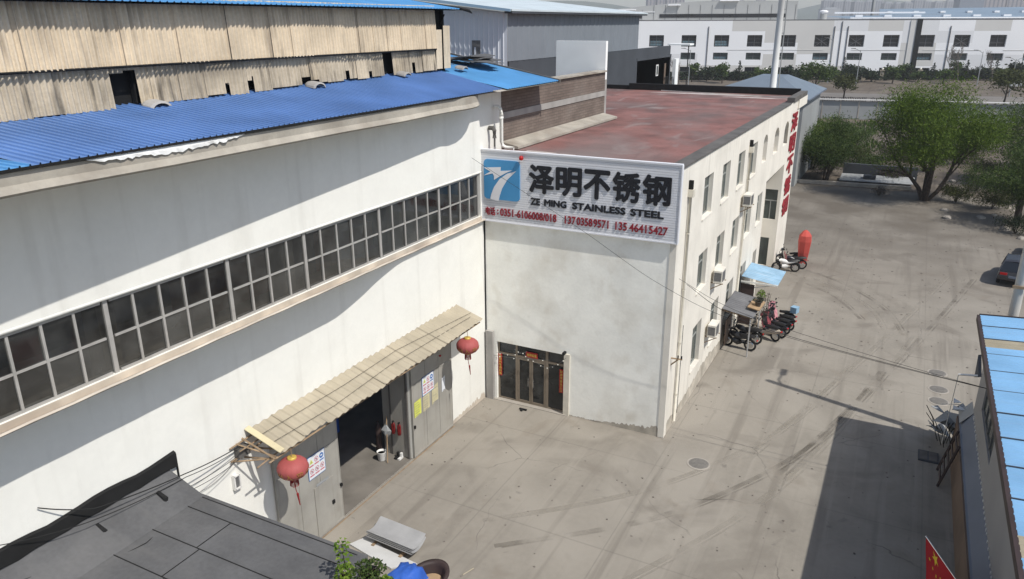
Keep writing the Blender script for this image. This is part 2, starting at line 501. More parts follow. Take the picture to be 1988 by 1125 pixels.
# ------------------------------------------------------------------ mesh tools
LOC = {}
class MB:
    def __init__(s):
        s.v, s.f, s.m = [], [], []
    def add(s, vs, fs, mi=0):
        o = len(s.v)
        s.v += [tuple(p) for p in vs]
        s.f += [tuple(i+o for i in q) for q in fs]
        s.m += [mi]*len(fs)
        return s
    def quad(s, a, b, c, d, mi=0):
        return s.add([a, b, c, d], [(0, 1, 2, 3)], mi)
    def box(s, x0, x1, y0, y1, z0, z1, mi=0):
        vs = [(x, y, z) for z in (z0, z1) for y in (y0, y1) for x in (x0, x1)]
        return s.add(vs, [(0, 2, 3, 1), (4, 5, 7, 6), (0, 1, 5, 4), (2, 6, 7, 3), (0, 4, 6, 2), (1, 3, 7, 5)], mi)
    def prism(s, poly, vec, mi=0):
        n = len(poly)
        vec = Vector(vec)
        vs = [Vector(p) for p in poly]+[Vector(p)+vec for p in poly]
        fs = [tuple(range(n))[::-1], tuple(range(n, 2*n))]
        fs += [(i, (i+1) % n, n+(i+1) % n, n+i) for i in range(n)]
        return s.add(vs, fs, mi)
    def tube(s, path, r, n=6, mi=0, cap=True):
        pts = [Vector(p) for p in path]
        rs = r if isinstance(r, (list, tuple)) else [r]*len(pts)
        vs, fs = [], []
        for i, p in enumerate(pts):
            d = (pts[min(i+1, len(pts)-1)]-pts[max(i-1, 0)]).normalized()
            a = d.cross(Vector((0, 0, 1)))
            if a.length < .05:
                a = d.cross(Vector((0, 1, 0)))
            a.normalize()
            b = d.cross(a).normalized()
            for k in range(n):
                t = 2*math.pi*k/n
                vs.append(p+(a*math.cos(t)+b*math.sin(t))*rs[i])
        for i in range(len(pts)-1):
            for k in range(n):
                fs.append((i*n+k, i*n+(k+1) % n, (i+1)*n+(k+1) % n, (i+1)*n+k))
        if cap:
            fs.append(tuple(range(n)))
            fs.append(tuple((len(pts)-1)*n+k for k in range(n))[::-1])
        return s.add(vs, fs, mi)
    def bar(s, p, q, w, mi=0):
        return s.tube([p, q], w*.7, 4, mi)
    def lathe(s, prof, c, n=16, mi=0, lobes=0, amp=0):
        vs, fs = [], []
        for (r, z) in prof:
            for k in range(n):
                t = 2*math.pi*k/n
                rr = r*(1+amp*math.cos(lobes*t)) if lobes else r
                vs.append((c[0]+rr*math.cos(t), c[1]+rr*math.sin(t), c[2]+z))
        for i in range(len(prof)-1):
            for k in range(n):
                fs.append((i*n+k, i*n+(k+1) % n, (i+1)*n+(k+1) % n, (i+1)*n+k))
        fs.append(tuple(range(n))[::-1])
        fs.append(tuple((len(prof)-1)*n+k for k in range(n)))
        return s.add(vs, fs, mi)
    def corr(s, p0, U, V, nrm, pitch, amp, kind='sine', seg=6, mi=0, nv=1):
        """corrugated sheet: ribs run along V, profile repeats along U"""
        p0, U, V, nrm = Vector(p0), Vector(U), Vector(V), Vector(nrm).normalized()
        L = U.length
        u = U/L
        n = max(1, round(L/pitch))
        pt = L/n
        prof = []
        for i in range(n):
            if kind == 'sine':
                for k in range(seg):
                    t = k/seg
                    prof.append((pt*(i+t), amp*math.cos(2*math.pi*t)))
            else:
                for (t, h) in ((0, 0), (.64, 0), (.74, 1), (.86, 1), (.96, 0)):
                    prof.append((pt*(i+t), amp*h))
        prof.append((L, prof[0][1]))
        vs, fs = [], []
        for j in range(nv+1):
            for (a, h) in prof:
                vs.append(p0+u*a+V*(j/nv)+nrm*h)
        w = len(prof)
        for j in range(nv):
            for i in range(w-1):
                fs.append((j*w+i, j*w+i+1, (j+1)*w+i+1, (j+1)*w+i))
        return s.add(vs, fs, mi)
    def wall(s, o, u, v, n, U0, U1, V0, V1, holes, depth, mi=0, mfun=None, ubr=(), vbr=(), rmi=None):
        """flat wall in the plane o + u*a + v*b with openings (a0,a1,b0,b1) and their reveals (into -n)"""
        o, u, v, n = Vector(o), Vector(u), Vector(v), Vector(n)
        us = sorted(set([U0, U1]+[h[0] for h in holes]+[h[1] for h in holes]+list(ubr)))
        vs = sorted(set([V0, V1]+[h[2] for h in holes]+[h[3] for h in holes]+list(vbr)))
        us = [a for a in us if U0 <= a <= U1]
        vs = [a for a in vs if V0 <= a <= V1]
        P = lambda a, b, d=0: o+u*a+v*b-n*d
        for i in range(len(us)-1):
            for j in range(len(vs)-1):
                ca, cb = (us[i]+us[i+1])/2, (vs[j]+vs[j+1])/2
                if any(h[0] < ca < h[1] and h[2] < cb < h[3] for h in holes):
                    continue
                s.quad(P(us[i], vs[j]), P(us[i+1], vs[j]), P(us[i+1], vs[j+1]), P(us[i], vs[j+1]), mfun(ca, cb) if mfun else mi)
        for h in holes:
            a0, a1, b0, b1 = h[:4]
            k = mi if rmi is None else rmi
            s.quad(P(a0, b0), P(a0, b1), P(a0, b1, depth), P(a0, b0, depth), k)
            s.quad(P(a1, b0), P(a1, b1), P(a1, b1, depth), P(a1, b0, depth), k)
            s.quad(P(a0, b1), P(a1, b1), P(a1, b1, depth), P(a0, b1, depth), k)
            s.quad(P(a0, b0), P(a1, b0), P(a1, b0, depth), P(a0, b0, depth), k)
        return s
    def build(s, name, mats, parent=None, local=False, smooth=False, loc=None):
        if not isinstance(mats, (list, tuple)):
            mats = [mats]
        off = Vector((0, 0, 0))
        if parent is not None:
            off = LOC[parent.name]
        elif loc is not None:
            off = Vector(loc)
        me = bpy.data.meshes.new(name)
        vs = s.v if local else [(p[0]-off.x, p[1]-off.y, p[2]-off.z) for p in s.v]
        me.from_pydata(vs, [], s.f)
        for m in mats:
            me.materials.append(m)
        if len(mats) > 1:
            me.polygons.foreach_set('material_index', s.m)
        if smooth:
            me.polygons.foreach_set('use_smooth', [True]*len(me.polygons))
        me.update()
        o = bpy.data.objects.new(name, me)
        COL.objects.link(o)
        if parent is not None:
            o.parent = parent
            LOC[o.name] = off
        else:
            o.location = off
            LOC[o.name] = off
        return o

def thing(name, label, cat, loc=(0, 0, 0), rz=0, group=None):
    o = bpy.data.objects.new(name, None)
    o.empty_display_size = .2
    COL.objects.link(o)
    o.location = loc
    o.rotation_euler = (0, 0, rz)
    LOC[o.name] = Vector(loc)
    return tag(o, label, cat, group)
def tag(o, label, cat, group=None):
    o['label'] = label
    o['category'] = cat
    if group:
        o['group'] = group
    return o
def struct(o, kind='structure'):
    o['kind'] = kind
    return o
def dup(root, loc, rz=None, label=None):
    r = root.copy()
    COL.objects.link(r)
    r.location = loc
    if rz is not None:
        r.rotation_euler = (0, 0, rz)
    if label:
        r['label'] = label
    LOC[r.name] = Vector(loc)
    for ch in list(root.children):
        c = ch.copy()
        COL.objects.link(c)
        c.parent = r
        for g in list(ch.children):
            d = g.copy()
            COL.objects.link(d)
            d.parent = c
    return r

def text_geo(txt, bold=.0, depth=.02):
    """text outline as vertices (x, y, z) and faces, from Blender's built-in font"""
    cu = bpy.data.curves.new('text', 'FONT')
    cu.body = txt
    cu.size = 1
    cu.offset = bold
    cu.extrude = depth
    cu.resolution_u = 3
    o = bpy.data.objects.new('text', cu)
    COL.objects.link(o)
    bpy.context.view_layer.update()
    dg = bpy.context.evaluated_depsgraph_get()
    me = bpy.data.meshes.new_from_object(o.evaluated_get(dg))
    vs = [tuple(v.co) for v in me.vertices]
    fs = [tuple(p.vertices) for p in me.polygons]
    bpy.data.objects.remove(o)
    bpy.data.curves.remove(cu)
    bpy.data.meshes.remove(me)
    return vs, fs
def put_text(mb, txt, o, u, v, n, W, H, bold=.0, depth=.02, mi=0):
    """fit text into a W x H box whose lower left corner is o"""
    vs, fs = text_geo(txt, 0, 1.0)
    x0, x1 = min(p[0] for p in vs), max(p[0] for p in vs)
    y0, y1 = min(p[1] for p in vs), max(p[1] for p in vs)
    o, u, v, n = Vector(o), Vector(u), Vector(v), Vector(n)
    sx, sy = W/(x1-x0+2*bold), H/(y1-y0+2*bold)
    sh = [(0, 0)]
    if bold:
        sh = [(bold*math.cos(k*math.pi/4), bold*math.sin(k*math.pi/4)) for k in range(8)]+[(0, 0)]
    for k, (a, c) in enumerate(sh):
        mb.add([o+u*((p[0]-x0+bold+a)*sx)+v*((p[1]-y0+bold+c)*sy)+n*(depth*(p[2]+1)/2+.0006*k*(p[2]+1)/2) for p in vs], fs, mi)
def far(px, d):
    """ground point at horizontal distance d seen at bearing of column px"""
    f2, r = Vector((-math.sin(YAW), math.cos(YAW), 0)), Vector((math.cos(YAW), math.sin(YAW), 0))
    return f2*d+r*((px-994)/1483*d*.962)
X, Y, Z = Vector((1, 0, 0)), Vector((0, 1, 0)), Vector((0, 0, 1))
XL, YF, XR = -15.35, 27.1, -7.15

# ================================================================== GROUND
struct(MB().quad((-4000, -300, -.02), (4000, -300, -.02), (4000, 7000, -.02), (-4000, 7000, -.02)).build('ground', M['dirt']))
struct(MB().quad((-15.34, -30, 0), (40, -30, 0), (40, 84.2, 0), (-15.34, 84.2, 0)).build('yard', M['yard']))
struct(MB().quad((-40, 156, -.01), (160, 186, -.01), (150, 226, -.01), (-45, 196, -.01)).build('road', M['road']))

def track_mat(name, col, amt):
    m = mat(name, col, .95, .1, 1)
    t = m.node_tree
    N, L = t.nodes, t.links
    b = N['Principled BSDF']
    tc = [n for n in N if n.type == 'TEX_COORD'][0]
    n = N.new('ShaderNodeTexNoise')
    n.inputs['Scale'].default_value = .7
    n.inputs['Detail'].default_value = 8
    L.new(tc.outputs['Object'], n.inputs['Vector'])
    r = N.new('ShaderNodeMapRange')
    for i, v in enumerate((.40, .62, 0, amt)):
        r.inputs[i+1].default_value = v
    L.new(n.outputs[0], r.inputs[0])
    L.new(r.outputs[0], b.inputs['Alpha'])
    return m
def track(b, pts, wd, z):
    V = [Vector((p[0], p[1], z)) for p in pts]
    P = []
    for i in range(len(V)-1):
        p0, p1, p2, p3 = V[max(0, i-1)], V[i], V[i+1], V[min(len(V)-1, i+2)]
        for k in range(8):
            t_ = k/8
            P.append(.5*((2*p1)+(p2-p0)*t_+(2*p0-5*p1+4*p2-p3)*t_**2+(3*p1-p0-3*p2+p3)*t_**3))
    P.append(V[-1])
    vs = []
    for i, p in enumerate(P):
        d = (P[min(i+1, len(P)-1)]-P[max(0, i-1)]).normalized()
        s_ = Vector((-d.y, d.x, 0))*wd/2
        vs += [p+s_, p-s_]
    b.add(vs, [(2*i, 2*i+1, 2*i+3, 2*i+2) for i in range(len(P)-1)])
td, tl_ = MB(), MB()
zt_ = .003
arcs = [[(-5, 53.2), (-2.5, 51.2), (0, 47.6), (1.2, 43.5)], [(-5, 52.0), (-2.8, 50.1), (-.6, 46.9), (.4, 43.0)], [(-4.6, 50.2), (-2.6, 48.2), (-1.0, 45.0)],
        [(-4, 26.5), (-2.2, 33), (-.2, 40.5), (1.4, 47), (3.5, 56)], [(-2.5, 26.5), (-.7, 33), (1.3, 40.5), (2.9, 47), (5, 56)],
        [(-11, 19), (-6.5, 23.5), (-3, 30), (-1, 38)], [(-10, 18), (-5.3, 22.5), (-1.6, 29.5), (.4, 38)], [(-7, 16), (-3, 24), (-.5, 33), (2, 45)]]
for i, a in enumerate(arcs):
    (td if i % 3 else tl_)
    for off in (0, .16):
        zt_ += .0004
        track(td if i % 2 == 0 else tl_, [(p[0]+off*1.5, p[1]+off*.3) for p in a], .20 if off == 0 else .07, zt_)
struct(td.build('tyre_marks', track_mat('dark_tyre_mark', (.15, .132, .108), .34)))
struct(tl_.build('dust_tracks', track_mat('pale_dust_track', (.33, .30, .25), .4)))
b = MB()
for k in range(900):
    x, y = random.uniform(-15, 8), random.uniform(15, 70)
    if x > 3 and y < 31.6 or x < -7.2 and y > 27:
        continue
    s_ = random.uniform(.012, .05)*(1 if y < 40 else 1.6)
    a = random.uniform(0, 6)
    P_ = [(x+s_*math.cos(a+q)*random.uniform(.5, 1.2), y+s_*math.sin(a+q)*random.uniform(.5, 1.2), .008) for q in (0, 1.6, 3.1, 4.7)]
    b.prism(P_, (0, 0, random.uniform(.004, .02)))
struct(b.build('grit', mat('grit', (.16, .14, .12), .95, .6, 3)), 'stuff')

# ================================================================== WORKSHOP HALL
hall = thing('workshop_hall', 'long white workshop hall with a ribbon window and blue ribbed roof beside the yard', 'building', (-25, 15, 0))
Y0 = 2.5
WB = (Y0+.3, 26.85, 8.42, 10.2)
mb = MB()
mb.wall((XL, 0, 0), Y, Z, X, Y0, YF+1.6, 0, 13.6, [WB, (16.95, 21.2, 0, 4.2)], .35)
mb.quad((-16.5, YF+1.6, 0), (XL, YF+1.6, 0), (XL, YF+1.6, 13.6), (-16.5, YF+1.6, 13.6))
mb.build('wall', M['plaster'], hall)
# inside shell
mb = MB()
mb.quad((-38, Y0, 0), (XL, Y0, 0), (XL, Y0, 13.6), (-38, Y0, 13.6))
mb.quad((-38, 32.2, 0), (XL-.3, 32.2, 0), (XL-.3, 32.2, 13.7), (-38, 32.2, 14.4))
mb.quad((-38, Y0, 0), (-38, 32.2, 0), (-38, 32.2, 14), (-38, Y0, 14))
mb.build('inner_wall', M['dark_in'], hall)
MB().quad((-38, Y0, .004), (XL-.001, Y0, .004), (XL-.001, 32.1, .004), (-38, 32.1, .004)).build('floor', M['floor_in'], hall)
# crane girder and columns seen through the ribbon window
mb = MB()
mb.box(-17.3, -16.4, Y0+.2, 32, 7.6, 8.0)
for yy in (4.5, 10.2, 16.1, 21.9, 27.6):
    mb.box(-16.3, -15.75, yy-.22, yy+.22, .02, 13.2)
mb.build('crane_girder', mat('crane_girder', (.24, .21, .165), .9, .25, .6, stain=.4), hall)
mb = MB()
mb.box(-19.5, -18.6, 14.8, 18.5, 6.4, 8.7)
mb.box(-19.2, -18.4, 21.0, 23.5, 6.2, 8.6)
mb.build('crane_trolley', mat('crane_trolley', (.32, .09, .045), .7, .2, 1), hall)
# ribbon window: bays of a few panes, each with frame and glass
mull = [3.0, 3.74, 4.48, 5.22, 5.96, 6.9, 7.84, 8.54, 9.26, 10.01, 10.71, 11.43, 12.13, 12.86, 13.54, 14.28, 14.98, 15.73, 16.46, 17.18, 17.92,
        18.65, 19.36, 20.11, 20.84, 21.57, 22.3, 23.04, 23.81, 24.61, 25.34, 26.05, 26.78]
bays = [(0, 5), (5, 9), (9, 14), (14, 18), (18, 23), (23, 28), (28, 32)]
xw = XL-.10
for a, b in bays:
    ya, yb = mull[a], mull[b]
    fr = MB()
    for k in range(a, b+1):
        wd = .055 if k in (a, b) else .03
        fr.box(xw-.04, xw+.04, mull[k]-wd+(.055 if k == a else 0), mull[k]+wd-(.055 if k == b else 0), 8.42, 10.2)
    for k in range(a, b):
        y_a, y_b = mull[k]+.032+(.08 if k == a else 0), mull[k+1]-.032-(.08 if k+1 == b else 0)
        for zz, hh in ((8.45, .03), (9.30, .025), (10.15, .03)):
            fr.box(xw-.036, xw+.036, y_a-.002, y_b+.002, zz-hh, zz+hh)
    win = fr.build('window', M['frame_al'], hall)
    g = MB()
    for k in range(a, b):
        for zc in ((8.47, 9.28), (9.32, 10.13)):
            tl = random.uniform(-.014, .014)
            g.quad((xw+tl, mull[k]+.02, zc[0]), (xw-tl, mull[k+1]-.02, zc[0]), (xw-tl, mull[k+1]-.02, zc[1]), (xw+tl, mull[k]+.02, zc[1]))
    g.build('pane', M['band_glass'], win)
# beige band under the window and an upturned ledge added to shade the wall below (narrow towards the office)
MB().box(XL+.002, XL+.02, Y0, 26.9, 8.17, 8.415).build('sill_band', M['sill'], hall)
mb = MB()
n = 60
vs = []
for i in range(n+1):
    yy = Y0+(26.9-Y0)*i/n
    q = min(1, max(0, (yy-16.5)/5.0))
    o = 1.12+(.16-1.12)*q*q*(3-2*q)
    zo = 16-7.79*(15.35-o)/15.35+.006*math.sin(i*1.7)
    vs += [(XL+.021, yy, 8.25), (XL+o, yy, zo+.015), (XL+o+.03, yy, zo-.02), (XL+o, yy, zo-.05), (XL+.021, yy, 8.16)]
mb.add(vs, [(5*i+k, 5*i+k+1, 5*i+k+6, 5*i+k+5) for i in range(n) for k in range(4)])
mb.add([vs[-5], vs[-4], vs[-3], vs[-2], vs[-1]], [(0, 1, 2, 3, 4)])
mb.build('shade_ledge', M['sill'], hall)
# rounded lip over the window
MB().tube([(XL-.02, Y0, 10.24), (XL-.02, 26.95, 10.24)], .045, 8).build('window_lintel', M['plaster'], hall, smooth=True)
# concrete eaves gutter with a rounded end
E = -13.85
# (the overhang narrows towards the office end)
def ev(y):
    q = min(1.1, max(-.2, (y-5)/19))
    o = 2.05-1.2*q
    x = XL+o
    return x, 16-3.15*(-x/15.35), 16-2.38*(-x/13.85)     # edge x, underside z, roof edge z
mb = MB()
ys = [Y0, 5, 8, 11, 14, 17, 20, 22, 23.6]
def eprof(y):
    x, z, t_ = ev(y)
    w1 = .01*math.sin(y*1.3)
    return [(XL-.3, z+.06), (x+.05, z-.02), (x+.10, z+.03), (x+w1, z+.16), (x+w1, t_-.08), (x-.1, t_-.03), (XL-.3, t_+.06)]
ring = [[(p[0], yy, p[1]+.015*math.sin(yy*.9)) for p in eprof(yy)] for yy in ys]
prof = eprof(23.6)
for k in range(1, 8):   # quarter round end
    t = k/7*math.pi/2
    ring.append([(XL-.3+(p[0]-XL+.3)*math.cos(t)*.999+.3*math.sin(t), 23.6+2.6*math.sin(t), p[1]) for p in prof])
vs = [p for r in ring for p in r]
m_ = len(prof)
fs = []
for i in range(len(ring)-1):
    for k in range(m_-1):
        fs.append((i*m_+k, i*m_+k+1, (i+1)*m_+k+1, (i+1)*m_+k))
mb.add(vs, fs)
mb.build('eaves_gutter', M['concrete_trim'], hall)
# torn white membrane hanging on the gutter
mb = MB()
vs, fs = [], []
n = 46
for i in range(n+1):
    yy = 8.95+(13.1-8.95)*i/n
    ex, _z, et = ev(yy)
    h = (.16*math.sin(math.pi*i/n)**.5)*(.55+.45*random.random())
    z1 = et
    vs += [(ex+.022, yy, z1-.05), (ex+.04, yy, z1-.05-h*.5), (ex+.03+.03*random.random(), yy, z1-.06-h)]
for i in range(n):
    for k in range(2):
        fs.append((3*i+k, 3*i+k+1, 3*i+k+4, 3*i+k+3))
mb.add(vs, fs)
mb.build('torn_membrane', M['peel'], hall)
# lower roof, ribs down the slope
SL = .15
rz = lambda x: 13.62+SL*(E+.06-x)
XM = -17.4
def zdrop(y):
    return max(0, (25-y)/15.3)*.22
def roof_strip(y0, y1, m, nm, xa=None, xb=XM-.9):
    b = MB()
    n = max(1, round((y1-y0)/.19))
    pt = (y1-y0)/n
    prof = []
    for i in range(n):
        for (t_, h) in ((0, 0), (.70, 0), (.76, 1), (.88, 1), (.92, 0)):
            prof.append((y0+pt*(i+t_), .034*h))
    prof.append((y1, 0))
    vs = []
    for (yy, h) in prof:
        x, _z, zt_ = ev(yy)
        x += .05
        zt_ = zt_+.0
        q0 = 0 if xa is None else (x-xa)/(x-xb)
        zb_ = rz(xb)-zdrop(yy)*min(1, (x-xb)/(x-XM))
        q1 = 1
        vs.append((x+(xb-x)*q0, yy, zt_+(zb_-zt_)*q0+h))
        vs.append((xb, yy, zb_+h))
    b.add(vs, [(2*i, 2*i+2, 2*i+3, 2*i+1) for i in range(len(prof)-1)])
    b.build(nm, m, hall)
roof_strip(Y0, 6.4, M['blue_roof'], 'roof')
roof_strip(6.4, 7.9, M['pale_roof'], 'roof_sheet', None, XM+2.2)
roof_strip(7.9, 27.4, M['blue_roof'], 'roof')
roof_strip(6.4, 7.9, M['blue_roof'], 'roof', XM+2.2)
b = MB()
b.corr((-14.35, 27.4, 13.52), (0, 4.9, 0), (-6.1, 0, rz(-20.45)-13.52), (SL, 0, 1), .21, .032, 'trap')
b.build('roof_sheet', M['pale_roof'], hall)
b = MB()
b.prism([(-14.3, 32.3, 13.45), (-20.4, 32.3, rz(-20.4)-.02), (-20.4, 32.3, rz(-20.4)+.10), (-14.3, 32.3, 13.58)], (0, .12, 0))
b.build('roof_edge_trim', M['coping'], hall)
# black lower edge of the roof sheets
b = MB()
for i in range(30):
    y0, y1 = Y0+i*.826, Y0+(i+1)*.826
    (x0, _a, z0), (x1, _a, z1) = ev(y0), ev(y1)
    b.add([(x0+.06, y0, z0+.005), (x1+.06, y1, z1+.005), (x1+.06, y1, z1-.045), (x0+.06, y0, z0-.045), (x0-.1, y0, z0-.02), (x1-.1, y1, z1-.02)], [(0, 1, 2, 3), (3, 2, 5, 4)])
b.build('drip_edge', M['black'], hall)
# roof underside of the end part
b = MB()
b.quad((-14.35, 26.6, 13.47), (XL-.02, 26.6, 13.6), (XL-.02, 32.2, 13.6), (-14.35, 32.2, 13.47))
b.build('soffit', M['concrete_trim'], hall)
# monitor: two tiers of old corrugated cladding with gaps
zb = rz(XM)+.02
def tier(z0, z1, x0, x1, gaps, m, nm, rag):
    b = MB()
    y = 3.0
    while y < 26.9:
        wd = min(random.uniform(.78, .92), 26.95-y)
        mid = y+wd/2
        off = random.uniform(-.035, .04)
        zl = z0-(zdrop(mid) if z0 < 15 else 0)+random.uniform(-rag, rag*.6)
        segs = [(y, y+wd)]
        for (g0, g1, gz) in gaps:
            ns = []
            for (s0, s1) in segs:
                if g1 <= s0 or g0 >= s1:
                    ns.append((s0, s1))
                    continue
                if s0 < g0:
                    ns.append((s0, g0))
                if g1 < s1:
                    ns.append((g1, s1))
                if gz < z1:     # sheet kept above the hole
                    a, c = max(s0, g0), min(s1, g1)
                    t = (gz-z0)/(z1-z0)
                    b.corr((x0+(x1-x0)*t+off, a, gz+random.uniform(-.08, .08)), (0, c-a, 0), (x1-x0-(x1-x0)*t, 0, z1-gz), (1, 0, .1), .150, .034)
            segs = ns
        for (s0, s1) in segs:
            if s1-s0 > .08:
                b.corr((x0+off, s0, zl), (0, s1-s0, 0), (x1-x0, 0, z1-zl), (1, 0, .1), .150, .034)
        y += wd-.03
    return b.build(nm, m, hall)
gl = [(12.5, 13.25, 14.85), (16.0, 16.15, 14.4), (16.85, 17.1, 14.45), (19.15, 19.9, 14.3), (21.3, 21.5, 14.4), (22.55, 22.75, 14.4), (23.5, 24.05, 15.4), (25.3, 25.5, 14.5)]
tier(zb+.05, 15.10, XM+.02, XM-.06, gl, M['cladding_low'], 'lower_cladding', .06)
tier(15.02, 16.62, XM+.10, XM+.0, [], M['cladding'], 'upper_cladding', .025)
b = MB()
b.corr((XM+.06, 26.95, zb+.05), (0, .45, 0), (0, 0, 1.5), (1, 0, 0), .22, .01)
b.corr((XM+.1, 27.45, zb+.05), (0, .5, 0), (0, 0, 1.65), (1, 0, 0), .22, .01)
b.build('end_sheet', M['cladding'], hall)
b = MB()
b.box(XM-.5, XM-.35, 3, 28.0, zb-.5, 16.6)
b.box(XM-.34, XM-.06, 3, 27.0, 15.0, 15.07)
for yy in (12.4, 13.3, 19.1, 23.4, 26.9, 27.9):
    b.box(XM-.3, XM-.16, yy-.05, yy+.05, zb-.1, 16.6)
b.tube([(XM-.1, 27.0, 15.2), (XM-.1, 27.9, 16.3)], .03, 5)
b.build('monitor_frame', M['black'], hall)
b = MB()
b.tube([(XM+.12, 3, 15.0), (XM+.12, 14, 15.01), (XM+.12, 26.9, 15.0)], .03, 5)
b.build('flashing', M['black'], hall)
# upper roof
b = MB()
b.corr((XM+.48, 3, 16.50), (0, 25.2, 0), (-9, 0, 1.35), (.15, 0, 1), .21, .03, 'trap', nv=1)
b.build('upper_roof', M['pale_roof'], hall)
b = MB()
b.prism([(XM+.50, 28.2, 16.46), (-26.4, 28.2, 17.8), (-26.4, 28.2, 17.86), (XM+.50, 28.2, 16.55)], (0, .25, 0))
b.tube([(XM+.5, 28.2, 16.52), (XM+.56, 28.75, 16.45), (XM+.5, 29.1, 16.36)], [.05, .06, .02], 6)
b.build('verge_flashing', M['black'], hall)
b = MB()
b.quad((XM+.4, 3, 16.45), (-26.4, 3, 17.78), (-26.4, 28.2, 17.78), (XM+.4, 28.2, 16.45))
b.quad((-26.4, 3, 13), (-26.4, 28.1, 13), (-26.4, 28.1, 17.7), (-26.4, 3, 17.7))
b.quad((XM-.95, 28.0, 13.8), (-26.4, 28.0, 13.8), (-26.4, 28.0, 17.6), (XM-.95, 28.0, 16.3))
b.quad((XM-.9, Y0, rz(XM-.9)-.04), (-26.4, Y0, rz(-26.4)-.04), (-26.4, 32.2, rz(-26.4)-.04), (XM-.9, 32.2, rz(XM-.9)-.04))
b.build('roof_lining', M['dark_in'], hall)
# half-round ventilator caps at the foot of the monitor
for yy, sc in ((13.5, .8), (19.5, .72), (24.4, .6), (28.6, .6)):
    b = MB()
    vs, fs = [], []
    for j, (xx, rr) in enumerate(((XM+.02, .30), (XM+.12, .36), (XM+.42, .38), (XM+.45, .28))):
        for k in range(9):
            t = math.pi*k/8
            vs.append((xx, yy+math.cos(t)*rr*sc*1.1, rz(xx)-zdrop(yy)+.03+math.sin(t)*rr*sc*.62))
    for j in range(3):
        for k in range(8):
            fs.append((j*9+k, j*9+k+1, (j+1)*9+k+1, (j+1)*9+k))
    b.add(vs, fs)
    b.build('ventilator_cap', M['grey_render'], hall)
# foot of the wall: dirt splash skirting strip
b = MB()
vs, fs = [], []
n = 50
for i in range(n+1):
    yy = 24.1+(27.0-24.1)*i/n
    vs += [(XL+.006, yy, 0), (XL+.006, yy, .12+.22*random.random()*(.3+i/n))]
for i in range(n):
    fs.append((2*i, 2*i+2, 2*i+3, 2*i+1))
b.add(vs, fs)
b.build('splash_band', M['sill'], hall)

# torn felt lying on the pale roof end
b = MB()
for i in range(9):
    cx_, cy_ = -17.6+random.uniform(-.9, .9), 30.9+random.uniform(-.5, .4)
    zz = rz(cx_)+.05+.06*i/2
    a = random.uniform(0, 6)
    w_, h_ = random.uniform(.5, 1.1), random.uniform(.25, .5)
    ca, sa = math.cos(a), math.sin(a)
    P = [(cx_+ca*dx-sa*dy, cy_+sa*dx+ca*dy, zz+dz) for dx, dy, dz in ((-w_, -h_, 0), (w_, -h_, .05), (w_*.8, h_, .12), (-w_*.7, h_, .03))]
    b.prism(P, (0, 0, .03))
tag(b.build('torn_felt', M['tar'], loc=(-17.6, 30.9, rz(-17.6))), 'heap of torn dark roofing felt lying on the pale blue roof end', 'roofing felt')
b = MB()
b.prism([(-16.2, 30.4, rz(-16.2)+.04), (-18.4, 30.9, rz(-18.4)+.04), (-18.4, 31.2, rz(-18.4)+.04), (-16.2, 30.7, rz(-16.2)+.04)], (0, 0, .06))

# white drain pipe at the hall's end
dp = MB()
dp.tube([(-15.30, 28.0, 12.75), (-15.12, 28.0, 12.75), (-15.0, 28.0, 12.66), (-14.97, 28.0, 12.5), (-14.97, 28.0, 11.35), (-14.93, 28.02, 11.2), (-14.8, 28.05, 11.12), (-14.45, 28.1, 11.10)], .075, 10)
dp.tube([(-14.97, 28, 12.45), (-14.97, 28, 12.30)], .095, 10)
dp.tube([(-14.97, 28, 11.95), (-14.97, 28, 11.92)], .085, 10)
tag(dp.build('drain_pipe', M['pipe_white'], smooth=True, loc=(-14.97, 28, 11.0)), 'bent white plastic drain pipe coming down onto the office roof', 'pipe')
dp = MB()
dp.tube([(-15.3, 27.55, 11.95), (-15.1, 27.55, 11.95), (-15.05, 27.55, 11.85), (-15.05, 27.55, 11.55)], .09, 8)
dp.tube([(-15.05, 27.55, 11.55), (-15.05, 27.55, 11.2)], .04, 6)
tag(dp.build('outlet_pipe', M['coping'], loc=(-15.05, 27.55, 11.2)), 'short dark outlet pipe left of the white drain pipe', 'pipe')

# brick wall behind, along the office roof, and white fire wall
bw = thing('brick_wall', 'weathered brown brick wall with a pale band between blue roof and office roof', 'wall', (-15.5, 34.5, 11))
MB().box(-15.75, -15.42, 28.75, 41.0, 10.9, 13.42).build('brickwork', M['brick'], bw)
MB().box(-15.415, -15.38, 29.0, 41.0, 12.15, 12.42).build('render_band', M['grey_render'], bw)
MB().prism([(-15.9, 28.75, 13.42), (-15.3, 28.75, 13.42), (-15.3, 28.75, 13.5), (-15.9, 28.75, 13.5)], (0, 12.2, 0)).build('coping', M['concrete_trim'], bw)
b = MB()
b.prism([(-15.41, 28.8, 10.96), (-14.6, 28.8, 10.96), (-14.6, 28.8, 11.06), (-15.41, 28.8, 11.22)], (0, 12.1, 0))
b.build('foot_fillet', M['concrete_trim'], bw)
fwall = thing('fire_wall', 'bright white free-standing wall slab rising above the brick wall', 'wall', (-16.9, 41.2, 11))
MB().box(-18.4, -15.44, 41.02, 41.3, 13.0, 15.02).build('upper_slab', M['white_wall'], fwall)
MB().box(-18.4, -15.43, 41.015, 41.31, 10.9, 13.0).build('lower_slab', M['grey_render'], fwall)

